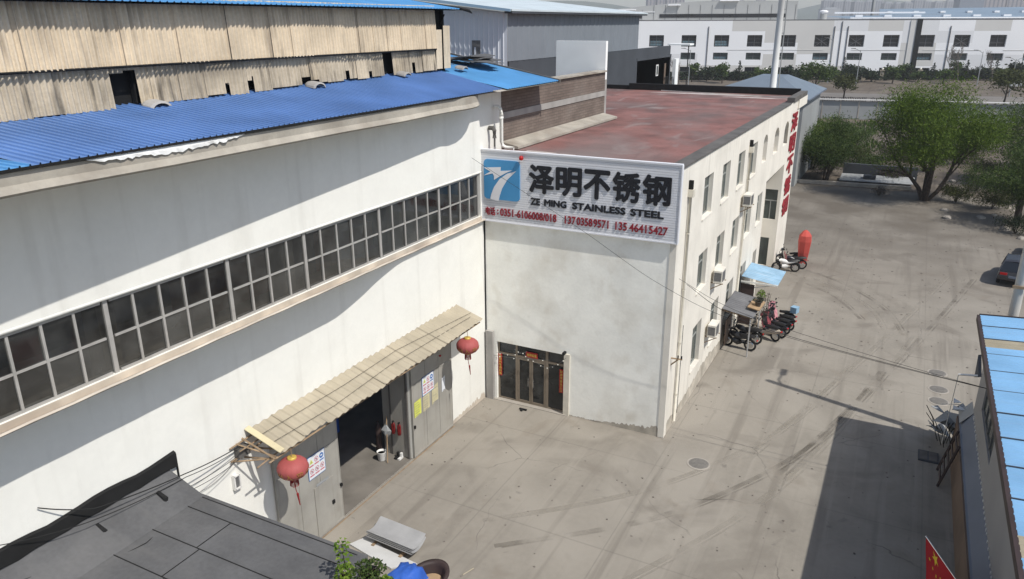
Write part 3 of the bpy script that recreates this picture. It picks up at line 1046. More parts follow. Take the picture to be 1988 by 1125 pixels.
# ================================================================== GATE: canopy, leaves, brackets, signs
def leaf(y0, y1, name, label, wicket):
    t = thing(name, label, 'gate', (XL+.1, (y0+y1)/2, 0))
    b = MB()
    b.box(XL+.02, XL+.09, y0, y1, .03, 4.35)
    nP = 3
    for i in range(nP+1):
        yy = y0+(y1-y0)*i/nP
        b.box(XL+.088, XL+.104, max(y0, yy-.02), min(y1, yy+.02), .04, 4.34)
    b.box(XL+.088, XL+.106, y0+.02, y1-.02, 3.1, 3.13)
    b.box(XL+.088, XL+.106, y0+.02, y1-.02, .05, .12)
    b.build('panel', M['gate'], t)
    if wicket:
        wd = MB()
        wd.box(XL+.092, XL+.118, 15.65, 16.55, .12, 1.95)
        wk = wd.build('wicket_door', M['gate'], t)
        h = MB()
        h.box(XL+.118, XL+.17, 16.4, 16.5, .95, 1.07)
        h.build('latch', M['black'], wk)
        h = MB()
        h.box(XL+.10, XL+.17, 16.86, 16.93, 1.35, 1.45)
        h.build('padlock', M['black'], t)
    else:
        h = MB()
        h.box(XL+.10, XL+.16, 21.24, 21.30, 1.30, 1.42)
        h.build('padlock', M['black'], t)
        h = MB()
        for zz in (3.55,):
            h.lathe([(.001, 0), (.05, .01), (.05, .05), (.001, .06)], (XL+.12, 23.2, zz), 8)
        h.build('lamp', M['tail'], t)
    return t
leaf(14.1, 16.95, 'gate_leaf', 'left leaf of the grey steel gate, with a wicket door in it', True)
leaf(21.2, 24.05, 'gate_leaf', 'right leaf of the grey steel gate, with yellow notices stuck on it', False)
b = MB()
b.quad((XL+.10, 14.0, .006), (XL+.15, 14.0, .006), (XL+.15, 24.1, .006), (XL+.10, 24.1, .006))
tag(b.build('gate_rail', M['rust'], loc=(XL+.12, 19, 0)), 'thin rusty rail in the ground along the gate threshold', 'rail')
# jamb door folded inwards on the right
t = thing('jamb_panel', 'dark grey folded panel on the right inside the open gateway', 'panel', (-15.9, 21.2, 0))
MB().box(-16.6, -15.42, 21.12, 21.17, .02, 4.15).build('panel', M['gate'], t)
b = MB()
b.box(-16.25, -16.2, 21.08, 21.13, .02, 4.1)
b.box(-15.47, -15.4, 21.06, 21.13, .02, 4.1)
b.build('stiffener', M['coping'], t)
for i, (xx, lab) in enumerate(((-15.78, 'red fire extinguisher hanging on the gate panel, nearer the opening edge'), (-16.05, 'red fire extinguisher hanging on the gate panel, deeper inside'))):
    e = thing('fire_extinguisher', lab, 'extinguisher', (xx, 21.0, 1.0), 0, 'fire extinguishers inside the gate')
    b = MB()
    b.lathe([(.01, 0), (.07, .02), (.075, .1), (.075, .4), (.045, .48), (.03, .5)], (xx, 21.0, 1.0), 12)
    b.build('cylinder', M['ext_red'], e, smooth=True)
    b = MB()
    b.box(xx-.03, xx+.03, 20.96, 21.04, 1.5, 1.56)
    b.tube([(xx, 20.97, 1.53), (xx+.08, 20.93, 1.4), (xx+.08, 20.93, 1.1)], .012, 5)
    b.build('valve', M['black'], e)
# bucket, white bag on a pole, loose boots by the jamb
e = thing('bucket', 'whitish plastic bucket standing just inside the gateway', 'bucket', (-16.35, 20.55, 0))
b = MB()
b.lathe([(.13, .0), (.14, .02), (.18, .36), (.19, .38), (.165, .375), (.13, .1)], (-16.35, 20.55, 0.01), 16)
b.build('pail', M['paint_white'], e, smooth=True)
b = MB()
b.lathe([(.001, .3), (.166, .3)], (-16.35, 20.55, .01), 14)
b.build('contents', M['dark_in'], e)
b = MB()
b.tube([(-16.17, 20.55, .37), (-16.2, 20.5, .2), (-16.35, 20.42, .13), (-16.5, 20.5, .2), (-16.53, 20.55, .37)], .008, 5)
b.build('handle', M['chrome'], e)
e = thing('broom', 'long-handled broom with white rag leaning against the jamb', 'broom', (-16.15, 20.7, 0))
b = MB()
b.tube([(-16.0, 20.45, .03), (-16.35, 21.0, 1.7)], .016, 6)
b.build('handle', M['tan'], e)
b = MB()
vs = []
for j, (z, r) in enumerate(((.9, .06), (1.05, .16), (1.2, .2), (1.32, .12), (1.42, .03))):
    for k in range(8):
        a = k/8*6.283
        rr = r*(1+.25*math.sin(k*2.3+j))
        vs.append((-16.27+rr*math.cos(a), 20.84+rr*.6*math.sin(a), z))
b.add(vs, [(j*8+k, j*8+(k+1) % 8, j*8+8+(k+1) % 8, j*8+8+k) for j in range(4) for k in range(8)])
b.build('rag', M['fence_grey'], e)
e = thing('gas_bottle', 'dark gas cylinder standing behind the bucket in the gateway', 'gas cylinder', (-16.75, 20.95, 0))
b = MB()
b.lathe([(.1, 0), (.12, .03), (.12, 1.1), (.08, 1.25), (.04, 1.3), (.04, 1.4)], (-16.75, 20.95, 0), 12)
b.build('cylinder', M['tub'], e, smooth=True)
for i in range(2):
    b = MB()
    x0 = -15.95+i*.16
    b.prism([(x0, 20.8, .01), (x0+.1, 20.8, .01), (x0+.1, 21.05, .01), (x0, 21.05, .01)], (0, 0, .07))
    b.prism([(x0+.01, 20.95, .08), (x0+.09, 20.95, .08), (x0+.09, 21.05, .08), (x0+.01, 21.05, .08)], (0, 0, .16))
    tag(b.build('rubber_boot', M['paint_white'] if i else M['black'], loc=(x0+.05, 20.95, 0)), ('pale' if i else 'black')+' rubber boot standing at the foot of the gate jamb', 'boot')
# blue machine deep in the dark hall
b = MB()
b.box(-21, -19.2, 18.5, 21.5, .02, 1.1)
b.box(-20.6, -19.6, 19, 20, 1.1, 1.8)
tag(b.build('blue_machine', M['blue_tarp'], loc=(-20, 20, 0)), 'low blue machine standing in the dark inside the gateway', 'machine')

# canopy
can = thing('gate_canopy', 'tan corrugated sheet canopy running over the steel gate', 'canopy', (XL, 19, 4.8))
b = MB()
y = 13.38
i = 0
while y < 24.6:
    wd = .94
    z_ = random.uniform(-.015, .02)
    yy = y
    b.corr((XL+.01, yy, 5.22+z_), (0, wd+.03, 0), (1.27+random.uniform(-.05, .05), 0, -.40+random.uniform(-.02, .02)), (.3, 0, 1), .315, .030, 'sine', 8, nv=2)
    y += wd
b.build('roof_sheet', M['canopy'], can)
b = MB()
b.prism([(XL+.02, 13.30, 5.27), (XL+1.28, 13.30, 4.87), (XL+1.28, 13.48, 4.90), (XL+.02, 13.48, 5.30)], (0, 0, .025))
b.build('edge_trim', mat('cream_trim', (.55, .48, .31), .7, .1, 2), can)
b = MB()
for yy in (13.2, 13.75, 16.9, 19.1, 21.3, 24.3):
    b.bar((XL, yy, 5.05), (XL+1.2, yy, 4.72), .05)
    b.bar((XL, yy, 4.45), (XL+1.15, yy, 4.70), .045)
b.bar((XL+1.15, 13.0, 4.69), (XL+1.15, 24.6, 4.69), .05)
b.bar((XL+.5, 13.3, 4.95), (XL+.5, 24.6, 4.95), .045)
b.build('frame', M['rust'], can)
b = MB()
b.tube([(XL+.45, 13.4, 5.14), (XL+.50, 17, 5.12), (XL+.42, 20, 5.15), (XL+.75, 24.6, 5.03)], .008, 4)
b.tube([(XL+.85, 13.4, 5.0), (XL+.95, 16, 4.98), (XL+.8, 19, 5.02), (XL+.9, 24.3, 4.98)], .008, 4)
b.build('tie_wire', M['wire'], can)
# bracket frame at the left end with loose timber
t = thing('bracket_frame', 'rusty angle-iron bracket with cables at the left end of the canopy', 'bracket', (XL, 13.0, 4.6))
b = MB()
b.bar((XL+.02, 12.95, 5.0), (XL+1.1, 13.35, 4.68), .04)
b.bar((XL+.02, 12.75, 4.55), (XL+1.0, 13.3, 4.62), .04)
b.bar((XL+.95, 12.75, 4.62), (XL+.95, 13.9, 4.72), .04)
b.bar((XL+.05, 12.7, 4.98), (XL+.05, 13.6, 5.02), .045)
b.bar((XL+.08, 12.65, 4.60), (XL+.08, 13.7, 4.62), .045)
b.bar((XL+.05, 13.05, 5.0), (XL+.05, 13.05, 4.5), .04)
b.bar((XL+.3, 12.8, 4.92), (XL+.3, 13.9, 4.95), .035)
b.build('angle_bar', M['rust'], t)
b = MB()
b.box(XL+.02, XL+.2, 12.85, 13.25, 4.62, 4.9)
b.build('junction_box', M['coping'], t)

# lanterns
def lantern(cx, cy, cz, lab, ch):
    t = thing('red_lantern', lab, 'lantern', (cx, cy, cz+.6), 0, 'red lanterns hanging from the gate canopy')
    prof = []
    for i in range(13):
        a = -math.pi/2+math.pi*i/12
        prof.append((max(.11, .44*math.cos(a)**.75 if math.cos(a) > 0 else .11), .30*math.sin(a)))
    b = MB()
    b.lathe(prof, (cx, cy, cz), 48, lobes=16, amp=.018)
    b.build('body', M['lantern'], t, smooth=True)
    b = MB()
    b.lathe([(.12, .27), (.13, .29), (.13, .35), (.10, .36)], (cx, cy, cz), 20)
    b.lathe([(.12, -.34), (.13, -.33), (.13, -.28), (.10, -.27)], (cx, cy, cz), 20)
    b.build('cap_ring', M['gold'], t, smooth=True)
    b = MB()
    for k in range(22):
        a = k/22*6.283
        b.tube([(cx+.11*math.cos(a), cy+.11*math.sin(a), cz-.33), (cx+.12*math.cos(a), cy+.12*math.sin(a), cz-.55-.03*random.random())], .012, 4)
    b.tube([(cx, cy, cz-.5), (cx+.02, cy+.01, cz-.75), (cx+.05, cy+.02, cz-.85)], .012, 5)
    b.tube([(cx+.05, cy+.02, cz-.85), (cx+.07, cy+.05, cz-1.25)], [.035, .012], 8)
    b.build('tassel', M['tassel'], t)
    b = MB()
    b.tube([(cx, cy, cz+.34), (cx, cy, cz+.62)], .012, 5)
    b.build('hanger', M['rust'], t)
    for ang, c in zip((-100, -62, -22, 20), ch):
        g = MB()
        vs, fs = text_geo(c, 0, .01)
        x0, x1 = min(p[0] for p in vs), max(p[0] for p in vs)
        y0, y1 = min(p[1] for p in vs), max(p[1] for p in vs)
        nv = []
        for p in vs:
            u = (p[0]-(x0+x1)/2)/(x1-x0)*.20
            v = (p[1]-(y0+y1)/2)/(y1-y0)*.20-.07
            r = .44*max(.2, math.cos(math.asin(max(-.98, min(.98, v/.30)))))**.75*1.02+.006
            a = math.radians(ang)+u/.42
            nv.append((cx+r*math.cos(a), cy+r*math.sin(a), cz+v))
        g.add(nv, fs)
        g.build('gold_character', M['gold'], t)
    return t
lantern(-14.1, 13.74, 4.16, 'red lantern hanging at the near left end of the tan gate canopy', '出入平安')
lantern(-14.1, 23.45, 4.14, 'red lantern hanging at the far right end of the gate canopy near the corner', '出入平安')

# safety boards and papers on the gate leaves
def board(y0, y1, z0, z1, lab):
    xf = XL+.115
    t = thing('safety_board', lab, 'sign', (xf, (y0+y1)/2, z0))
    w_, h_ = y1-y0, z1-z0
    MB().box(XL+.107, xf, y0, y1, z0, z1).build('backing', M['blue_ink'], t)
    MB().box(xf, xf+.003, y0+.02, y1-.02, z0+.02, z1-.02).build('sheet', M['paper_w'], t)
    b = MB()
    def ring(cy, cz, r, mi, fill=False, n=20):
        vs, fs = [], []
        for k in range(n):
            a = k/n*6.283
            for rr in ((r, r*.78) if not fill else (r, .002)):
                vs.append((xf+.006, cy+rr*math.cos(a), cz+rr*math.sin(a)))
        for k in range(n):
            k2 = (k+1) % n
            fs.append((2*k, 2*k2, 2*k2+1, 2*k+1))
        b.add(vs, fs, mi)
    r = w_*.115
    for j, zc in enumerate((.76, .34)):
        for i, yc in enumerate((.2, .5, .8)):
            cy, cz = y0+w_*yc, z0+h_*zc
            if j == 0 and i == 0:
                b.add([(xf+.006, cy-r, cz-r*.8), (xf+.006, cy+r, cz-r*.8), (xf+.006, cy, cz+r)], [(0, 1, 2)], 3)
                b.add([(xf+.0075, cy-r*.25, cz-r*.5), (xf+.0075, cy+r*.25, cz-r*.5), (xf+.0075, cy, cz+r*.4)], [(0, 1, 2)], 2)
            elif j == 0 and i == 2:
                ring(cy, cz, r*1.05, 1, True)
                b.box(xf+.007, xf+.008, cy-r*.5, cy+r*.5, cz-r*.2, cz+r*.3, 4)
            else:
                ring(cy, cz, r, 0)
                b.box(xf+.005, xf+.0065, cy-r*.3, cy+r*.25, cz-r*.45, cz+r*.4, 2)
                b.add([(xf+.008, cy-r*.7, cz+r*.55), (xf+.008, cy-r*.55, cz+r*.7), (xf+.008, cy+r*.7, cz-r*.55), (xf+.008, cy+r*.55, cz-r*.7)], [(0, 1, 2, 3)], 0)
            b.box(xf+.005, xf+.006, cy-r*1.1, cy+r*1.1, cz-r*1.9, cz-r*1.4, 1 if (j == 0 and i == 2) else 0)
    b.build('pictogram', [M['pink_ink'], M['blue_ink'], M['grey_ink'], M['paper_y'], M['paper_w']], t)
board(15.47, 16.26, 2.34, 3.16, 'white safety sign board with pictograms on the left gate leaf')
board(21.88, 22.70, 2.37, 3.16, 'white safety sign board with pictograms on the right gate leaf')
def paper(y0, y1, z0, z1, m, lab, nl=5, tilt=.03):
    t = thing('notice', lab, 'notice', (XL+.108, (y0+y1)/2, z0), 0, 'notices stuck on the gate')
    x = XL+.109
    b = MB()
    b.add([(x, y0, z0), (x, y1, z0+tilt), (x+.004, y1, z1+tilt), (x, y0+.02, z1)], [(0, 1, 2, 3)])
    b.build('sheet', m, t)
    b = MB()
    for i in range(nl):
        zz = z1-.08-(z1-z0-.14)*i/max(1, nl-1)
        b.box(x+.004, x+.006, y0+.05, y0+(y1-y0)*random.uniform(.6, .88), zz-.008, zz+.008)
    b.build('writing', M['grey_ink'], t)
paper(21.30, 21.77, 1.72, 2.36, M['paper_y'], 'bright yellow-green notice sheet at the left edge of the right gate leaf', 6)
paper(21.90, 22.36, 1.70, 2.34, M['paper_b'], 'plain beige notice sheet hanging right below the safety board', 6)
paper(22.53, 22.98, 1.72, 2.45, M['paper_b'], 'creased beige notice with a torn corner right of the safety board', 3, .08)
paper(23.25, 23.5, 1.95, 2.55, M['paper_w'], 'torn remains of a white and brown poster near the right edge of the gate', 2, .05)
paper(15.75, 16.35, 1.62, 2.05, M['fence_grey'], 'faded grey paper sheet stuck on the wicket door below the safety board', 2, .02)
# small wall vent box left of the gate
t = thing('wall_vent', 'small white framed vent on the white wall left of the gate', 'vent', (XL, 12.75, 3.9))
b = MB()
b.box(XL, XL+.12, 12.66, 12.84, 3.70, 3.74)
b.box(XL, XL+.12, 12.66, 12.84, 4.10, 4.14)
b.box(XL, XL+.12, 12.64, 12.68, 3.70, 4.14)
b.box(XL, XL+.12, 12.83, 12.87, 3.70, 4.14)
b.build('frame', M['paint_white'], t)
b = MB()
b.box(XL, XL+.08, 12.68, 12.83, 3.74, 4.10)
b.build('grille', M['ac_grille'], t)

# ================================================================== OFFICE BLOCK
off = thing('office_building', 'three-storey cream office block with a big sign and red flat roof', 'building', (-11.2, 43, 0))
ZT = 10.98
DX0, DX1, DZ = -14.80, -11.56, 2.80
b = MB()
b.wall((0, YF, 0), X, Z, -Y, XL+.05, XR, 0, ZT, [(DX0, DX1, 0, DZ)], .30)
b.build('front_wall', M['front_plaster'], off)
wy = [30.85, 34.15, 37.45, 40.72]
holes = []
for yy in wy:
    for z0, z1 in ((1.35, 3.42), (5.03, 6.72), (8.30, 10.02)):
        holes.append((yy, yy+1.52, z0, z1))
holes += [(44.0, 45.4, 4.95, 6.72), (44.3, 45.4, 1.0, 3.3)]
arch = [(44.05, 45.35, 8.5, 10.05), (47.7, 49.3, 8.45, 10.0), (51.4, 53.2, 8.45, 9.95)]
YR0, YR1, YE = 46.4, 53.0, 57.4
XB = -8.4
b = MB()
b.wall((XR, 0, 0), Y, Z, X, YF, YR0, 0, ZT, holes+[arch[0]], .26)
b.wall((XR, 0, 0), Y, Z, X, YR0, YR1, 7.1, ZT, arch[1:], .26)
b.wall((XR, 0, 0), Y, Z, X, YR1, YE, 0, ZT, [], .26)
b.quad((XR, YE, 0), (-20, YE+3, 0), (-20, YE+3, ZT), (XR, YE, ZT))
# recess
b.wall((0, YR1, 0), X, Z, -Y, XB, XR, 0, 7.1, [(-8.15, -7.35, 3.3, 5.35), (-8.2, -7.6, .02, 2.0)], .15)
b.wall((XB, 0, 0), Y, Z, X, YR0, YR1, 0, 7.1, [(47.5, 49.3, 0.02, 2.4), (50.2, 51.6, 3.6, 5.3)], .2)
b.quad((XB, YR0, 7.1), (XR, YR0, 7.1), (XR, YR1, 7.1), (XB, YR1, 7.1))
b.quad((XB, YR0, 0), (XR, YR0, 0), (XR, YR0, 7.1), (XB, YR0, 7.1))
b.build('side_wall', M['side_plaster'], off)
for (y0, y1, z0, z1, nm) in [(-8.15, -7.35, 3.3, 5.35, 'recess_window'), (-8.2, -7.6, .02, 2.0, 'recess_door')]:
    MB().box(y0, y1, YR1+.10, YR1+.14, z0, z1).build(nm, M['off_glass'], off)
for (y0, y1, z0, z1, nm) in [(47.5, 49.3, 0.02, 2.4, 'recess_door'), (50.2, 51.6, 3.6, 5.3, 'recess_window')]:
    MB().box(XB-.2, XB-.15, y0, y1, z0, z1).build(nm, M['off_glass'], off)
b = MB()
b.box(-8.15, -7.35, YR1+.06, YR1+.10, 4.55, 4.62)
b.box(-7.79, -7.74, YR1+.06, YR1+.10, 3.3, 4.55)
b.build('recess_frame', M['off_frame'], off)
# side windows: frame > pane
def side_window(y0, y1, z0, z1, curtain):
    x = XR-.20
    f = MB()
    f.box(x-.03, x+.03, y0, y0+.06, z0, z1)
    f.box(x-.03, x+.03, y1-.06, y1, z0, z1)
    zt = z0+(z1-z0)*.66
    for zz in (z0+.03, zt, z1-.03):
        f.box(x-.028, x+.028, y0+.06, y1-.06, zz-.03, zz+.03)
    ym = (y0+y1)/2
    f.box(x-.026, x+.026, ym-.03, ym+.03, z0+.06, zt-.03)
    w_ = f.build('window', M['off_frame'], off)
    g = MB()
    g.quad((x, y0+.05, z0+.05), (x, y1-.05, z0+.05), (x, y1-.05, z1-.05), (x, y0+.05, z1-.05))
    g.build('pane', M['off_glass'], w_)
    if curtain:
        g = MB()
        g.corr((x+.012, y0+.06, z0+.06), (0, (y1-y0)*.4, 0), (0, 0, zt-z0-.1), (1, 0, 0), .09, .006)
        g.build('curtain', M['pipe_cream'] if curtain == 1 else M['bluegrey'], w_)
    s_ = MB()
    s_.box(XR-.2, XR+.05, y0-.04, y1+.04, z0-.07, z0-.003)
    s_.build('sill', M['side_plaster'], w_)
for i, h in enumerate(holes):
    side_window(*h, [0, 1, 0, 2, 1, 0, 2][i % 7])
# arched heads: spandrels filling the corners, recessed pane
for (y0, y1, z0, z1) in arch:
    f = MB()
    r = (y1-y0)/2
    ym = (y0+y1)/2
    zc = z1-r*.75
    n = 12
    pts = [(ym-r*math.cos(math.pi*k/n), zc+.75*r*math.sin(math.pi*k/n)) for k in range(n+1)]
    for k in range(n):
        (a, za), (c, zc2) = pts[k], pts[k+1]
        f.quad((XR-.003, a, za), (XR-.003, c, zc2), (XR-.003, c, z1+.001), (XR-.003, a, z1+.001))
        f.quad((XR-.003, a, za), (XR-.003, c, zc2), (XR-.26, c, zc2), (XR-.26, a, za))
    w_ = f.build('arched_window', M['side_plaster'], off)
    g = MB()
    g.quad((XR-.24, y0, z0), (XR-.24, y1, z0), (XR-.24, y1, z1), (XR-.24, y0, z1))
    g.build('pane', M['grey_render'], w_)
# roof slab, coping, parapets
b = MB()
b.quad((-28, 60.2, ZT-.06), (-28, 41.3, ZT-.06), (-15.42, 41.3, ZT-.06), (-15.42, 60.2, ZT-.06))
b.quad((-15.42, YF+.1, ZT-.06), (XR-.1, YF+.1, ZT-.06), (XR-.1, 60.2, ZT-.06), (-15.42, 60.2, ZT-.06))
b.build('roof', M['roof_red'], off)
b = MB()
b.box(XR-.5, XR+.06, YF-.02, YR1, ZT, ZT+.07)
b.box(XR-.40, XR+.08, YR1+.9, YE+2.6, ZT+.002, ZT+.30)
b.build('coping', M['coping'], off)
b = MB()
b.box(-20.5, XR-.42, 59.9, 60.3, ZT-.1, ZT+.42)
b.box(-27, -20.5, 60.0, 60.4, ZT-.1, ZT+.25)
b.build('rear_parapet', M['black'], off)
b = MB()
b.box(XR-.35, XR+.09, 56.2, 60.3, ZT-.6, ZT+.001)
b.build('parapet_end', M['side_plaster'], off)
# roof patches: pale worn strips near the front and far edge
b = MB()
def blob(cx_, cy_, rx, ry, z, mi=0, n=18):
    ph = random.random()*6
    vs = [(cx_+rx*math.cos(k/n*6.283)*(1+.22*math.sin(3*k/n*6.283+ph)), cy_+ry*math.sin(k/n*6.283)*(1+.2*math.cos(2*k/n*6.283+ph)), z) for k in range(n)]
    b.add(vs, [tuple(range(n))], mi)
blob(-12.4, 28.5, .55, .22, ZT-.055)
blob(-10.4, 28.3, .5, .2, ZT-.055)
blob(-13.6, 28.7, .7, .2, ZT-.055)
blob(-9.0, 28.4, .5, .12, ZT-.055)
blob(-13.0, 58.4, 5.2, .45, ZT-.055)
blob(-10.2, 56.9, 2.2, .28, ZT-.055)
b.build('roof_patch', mat('worn_screed', (.45, .40, .37), .9, .25, 1.5, stain=.5, dirt=(.3, .2, .18), sscale=1), off)
# corner quoin strip, joint to the hall, pier and plinth
b = MB()
b.box(XR-.22, XR+.025, YF-.03, YF+.30, .02, ZT-.01)
b.build('corner_strip', M['side_plaster'], off)
b = MB()
b.box(XL+.01, XL+.055, YF-.04, YF+.02, .01, 8.25)
b.build('joint_gap', M['black'], off)
b = MB()
b.box(XL+.08, -14.92, YF-.16, YF-.001, 0, 3.28)
b.build('pier', M['grey_render'], off)
b = MB()
b.box(-11.56, -11.30, YF-.07, YF-.001, 0, 2.86)
b.build('door_jamb', M['pipe_cream'], off)
# dirty splash at the foot of front and side walls (worn band with a ragged top)
b = MB()
vs, fs = [], []
n = 70
for i in range(n+1):
    xx = -11.28+(XR-.23+11.28)*i/n
    t_ = i/n
    h = .02+.55*max(0, t_-.25)**1.2*(.7+.6*random.random())+.05*random.random()
    vs += [(xx, YF-.006, 0), (xx, YF-.006, h)]
for i in range(n):
    fs.append((2*i, 2*i+2, 2*i+3, 2*i+1))
b.add(vs, fs)
vs, fs = [], []
n = 60
for i in range(n+1):
    yy = YF+.31+(39.3-YF)*i/n
    h = .35+.22*random.random()+.35*math.exp(-((yy-34)/2.5)**2)
    vs += [(XR+.006, yy, 0), (XR+.006, yy, h)]
for i in range(n):
    fs.append((2*i, 2*i+2, 2*i+3, 2*i+1))
b.add(vs, fs)
b.build('splash_band', M['grime'], off)
# red vertical lettering at the far end of the side wall
for k, c in enumerate('泽明不锈钢'):
    b = MB()
    put_text(b, c, (XR+.02, 54.0, 9.0-k*1.45), Y, Z, X, 2.6, 1.25, .03, .05)
    b.build('wall_character', M['sign_red'], off)
# entrance joinery
ent = MB()
yd = YF+.16
zt = 2.24
for xx, wd in ((DX0+.04, .04), (-13.88, .05), (-12.42, .06), (DX1-.04, .04)):
    ent.box(xx-wd, xx+wd, yd-.05, yd+.05, .02, DZ)
for (x0, x1) in ((DX0+.08, -13.93), (-13.83, -12.48), (-12.36, DX1-.08)):
    ent.box(x0, x1, yd-.045, yd+.045, zt-.05, zt+.05)
    ent.box(x0, x1, yd-.045, yd+.045, DZ-.05, DZ-.002)
for (x0, x1) in ((DX0+.08, -13.93), (-12.36, DX1-.08)):
    ent.box(x0, x1, yd-.045, yd+.045, .02, .09)
df = ent.build('entrance_frame', M['door_frame'], off)
g = MB()
for (x0, x1, z0, z1) in ((DX0+.08, -13.93, .09, zt-.05), (-12.36, DX1-.08, .09, zt-.05), (DX0+.08, -13.93, zt+.05, DZ-.05), (-13.83, -12.48, zt+.05, DZ-.05), (-12.36, DX1-.08, zt+.05, DZ-.05)):
    g.quad((x0, yd, z0), (x1, yd, z0), (x1, yd, z1), (x0, yd, z1))
g.build('pane', M['door_glass'], df)
for x0, x1 in ((-13.82, -13.19), (-13.17, -12.49)):
    d = MB()
    for a, c in ((x0, x0+.07), (x1-.07, x1)):
        d.box(a, c, yd-.04, yd+.03, .03, zt-.06)
    for za, zc in ((.03, .15), (zt-.15, zt-.06)):
        d.box(x0+.07, x1-.07, yd-.038, yd+.028, za, zc)
    do = d.build('door', M['door_frame'], off)
    g = MB()
    g.quad((x0+.07, yd, .15), (x1-.07, yd, .15), (x1-.07, yd, zt-.15), (x0+.07, yd, zt-.15))
    g.build('pane', M['door_glass'], do)
    g = MB()
    hx = x1-.11 if x0 < -13.5 else x0+.11
    g.tube([(hx, yd-.08, .9), (hx, yd-.08, 1.3)], .014, 6)
    g.build('handle', M['chrome'], do)
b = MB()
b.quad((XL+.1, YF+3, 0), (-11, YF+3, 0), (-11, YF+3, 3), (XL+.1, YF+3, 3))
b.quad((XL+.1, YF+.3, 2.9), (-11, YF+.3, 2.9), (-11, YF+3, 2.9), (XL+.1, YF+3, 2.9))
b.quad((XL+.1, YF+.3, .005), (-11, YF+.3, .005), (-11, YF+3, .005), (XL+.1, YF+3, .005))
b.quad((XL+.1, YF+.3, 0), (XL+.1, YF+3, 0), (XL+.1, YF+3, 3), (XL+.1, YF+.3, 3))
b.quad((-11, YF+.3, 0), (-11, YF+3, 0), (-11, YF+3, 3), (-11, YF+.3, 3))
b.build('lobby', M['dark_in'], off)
b = MB()
b.box(-14.95, -11.4, YF-.12, YF+.12, .001, .03)
b.build('door_step', M['kerb'], off)
# paper couplets and string lights
def couplet(x0, x1, z0, z1, txt, lab, vert=True):
    t = thing('couplet', lab, 'banner', ((x0+x1)/2, YF+.09, z0))
    MB().box(x0, x1, YF+.085, YF+.095, z0, z1).build('paper', M['red'], t)
    b = MB()
    if vert:
        n = len(txt)
        for k, c in enumerate(txt):
            hh = (z1-z0-.06)/n
            put_text(b, c, (x0+.03, YF+.083, z1-.03-(k+1)*hh+.015), X, Z, -Y, x1-x0-.06, hh-.03, .02, .003)
    else:
        put_text(b, txt, (x0+.05, YF+.083, z0+.05), X, Z, -Y, x1-x0-.1, z1-z0-.1, .02, .003)
    b.build('writing', M['gold'], t)
couplet(-14.77, -14.59, 1.15, 2.20, '生意兴隆通四海', 'red paper couplet with gold characters left of the glass entrance doors')
couplet(-11.82, -11.64, .95, 2.05, '财源茂盛达三江', 'red paper couplet with gold characters right of the glass entrance doors')
couplet(-13.42, -12.85, 2.30, 2.55, '吉祥如意', 'short red paper banner with gold characters above the glass doors', False)
t = thing('string_lights', 'sagging strings of small white bulbs crossed over the glass entrance', 'string lights', (-13.2, YF-.05, 2.6))
b = MB()
bb = MB()
for (p, q, sag) in (((-14.95, YF-.1, 2.15), (-12.2, YF-.05, 2.45), .06), ((-13.9, YF-.06, 2.62), (-12.45, YF-.06, 2.05), .0), ((-12.45, YF-.06, 2.05), (-11.45, YF-.1, 2.72), .12), ((-14.8, YF-.06, 2.3), (-13.3, YF-.06, 2.62), .12)):
    P = [Vector(p).lerp(Vector(q), i/8)-Vector((0, 0, sag*4*(i/8)*(1-i/8))) for i in range(9)]
    b.tube(P, .007, 4)
    for i in (1, 3, 5, 7):
        c = P[i]-Vector((0, 0, .03))
        bb.lathe([(.004, -.025), (.025, -.01), (.022, .015), (.006, .025)], c, 8)
b.build('wire', M['wire_grey'], t)
bb.build('bulb', M['bulb'], t)
t = thing('wall_camera', 'small dark camera on a bracket at the top right of the entrance', 'camera', (-11.45, YF-.1, 2.95))
MB().tube([(-11.45, YF, 2.95), (-11.45, YF-.25, 2.98)], .02, 6).build('arm', M['chrome'], t)
MB().box(-11.50, -11.40, YF-.42, YF-.18, 2.97, 3.07).build('housing', M['black'], t)
b = MB()
b.box(-13.45, -13.1, YF-.5, YF-.42, .02, .07)
b.box(-13.35, -13.25, YF-.62, YF-.50, .02, .06)
tag(b.build('doormat_shoes', M['black'], loc=(-13.3, YF-.5, 0)), 'pair of black shoes left in front of the glass doors', 'shoes')

# ---- the big sign
sg = thing('sign_board', 'large ribbed grey company sign with black characters and blue logo on the office front', 'sign', (-11.3, YF-.1, 8.3))
SX0, SX1, SZ0, SZ1 = -15.50, -7.10, 8.27, 11.14
b = MB()
nr = 31
h = (SZ1-SZ0)/nr
prof = []
for i in range(nr):
    z0 = SZ0+i*h
    prof += [(YF-.155, z0), (YF-.155, z0+h*.86), (YF-.128, z0+h*.87), (YF-.128, z0+h*.995)]
vs = [(x, p[0], p[1]) for x in (SX0, SX1) for p in prof]
m_ = len(prof)
b.add(vs, [(i, i+1, m_+i+1, m_+i) for i in range(m_-1)])
b.box(SX0, SX1, YF-.12, YF-.004, SZ0+.004, SZ1-.004)
b.build('panel', M['sign_panel'], sg)
b = MB()
b.box(SX0-.03, SX1+.03, YF-.19, YF-.002, SZ1-.01, SZ1+.05)
b.box(SX0-.03, SX1+.03, YF-.18, YF-.002, SZ0-.05, SZ0-.001)
b.box(SX1, SX1+.04, YF-.185, YF-.002, SZ0, SZ1-.011)
b.box(SX0-.04, SX0, YF-.185, YF-.002, SZ0, SZ1-.011)
b.build('edge_frame', M['sign_panel'], sg)
yl = YF-.16
for k, c in enumerate('泽明不锈钢'):
    x0 = -13.18+k*1.166
    b = MB()
    put_text(b, c, (x0, yl, 9.60), X, Z, -Y, 1.09, 1.14, .034, .035)
    b.build('company_character', M['sign_black'], sg)
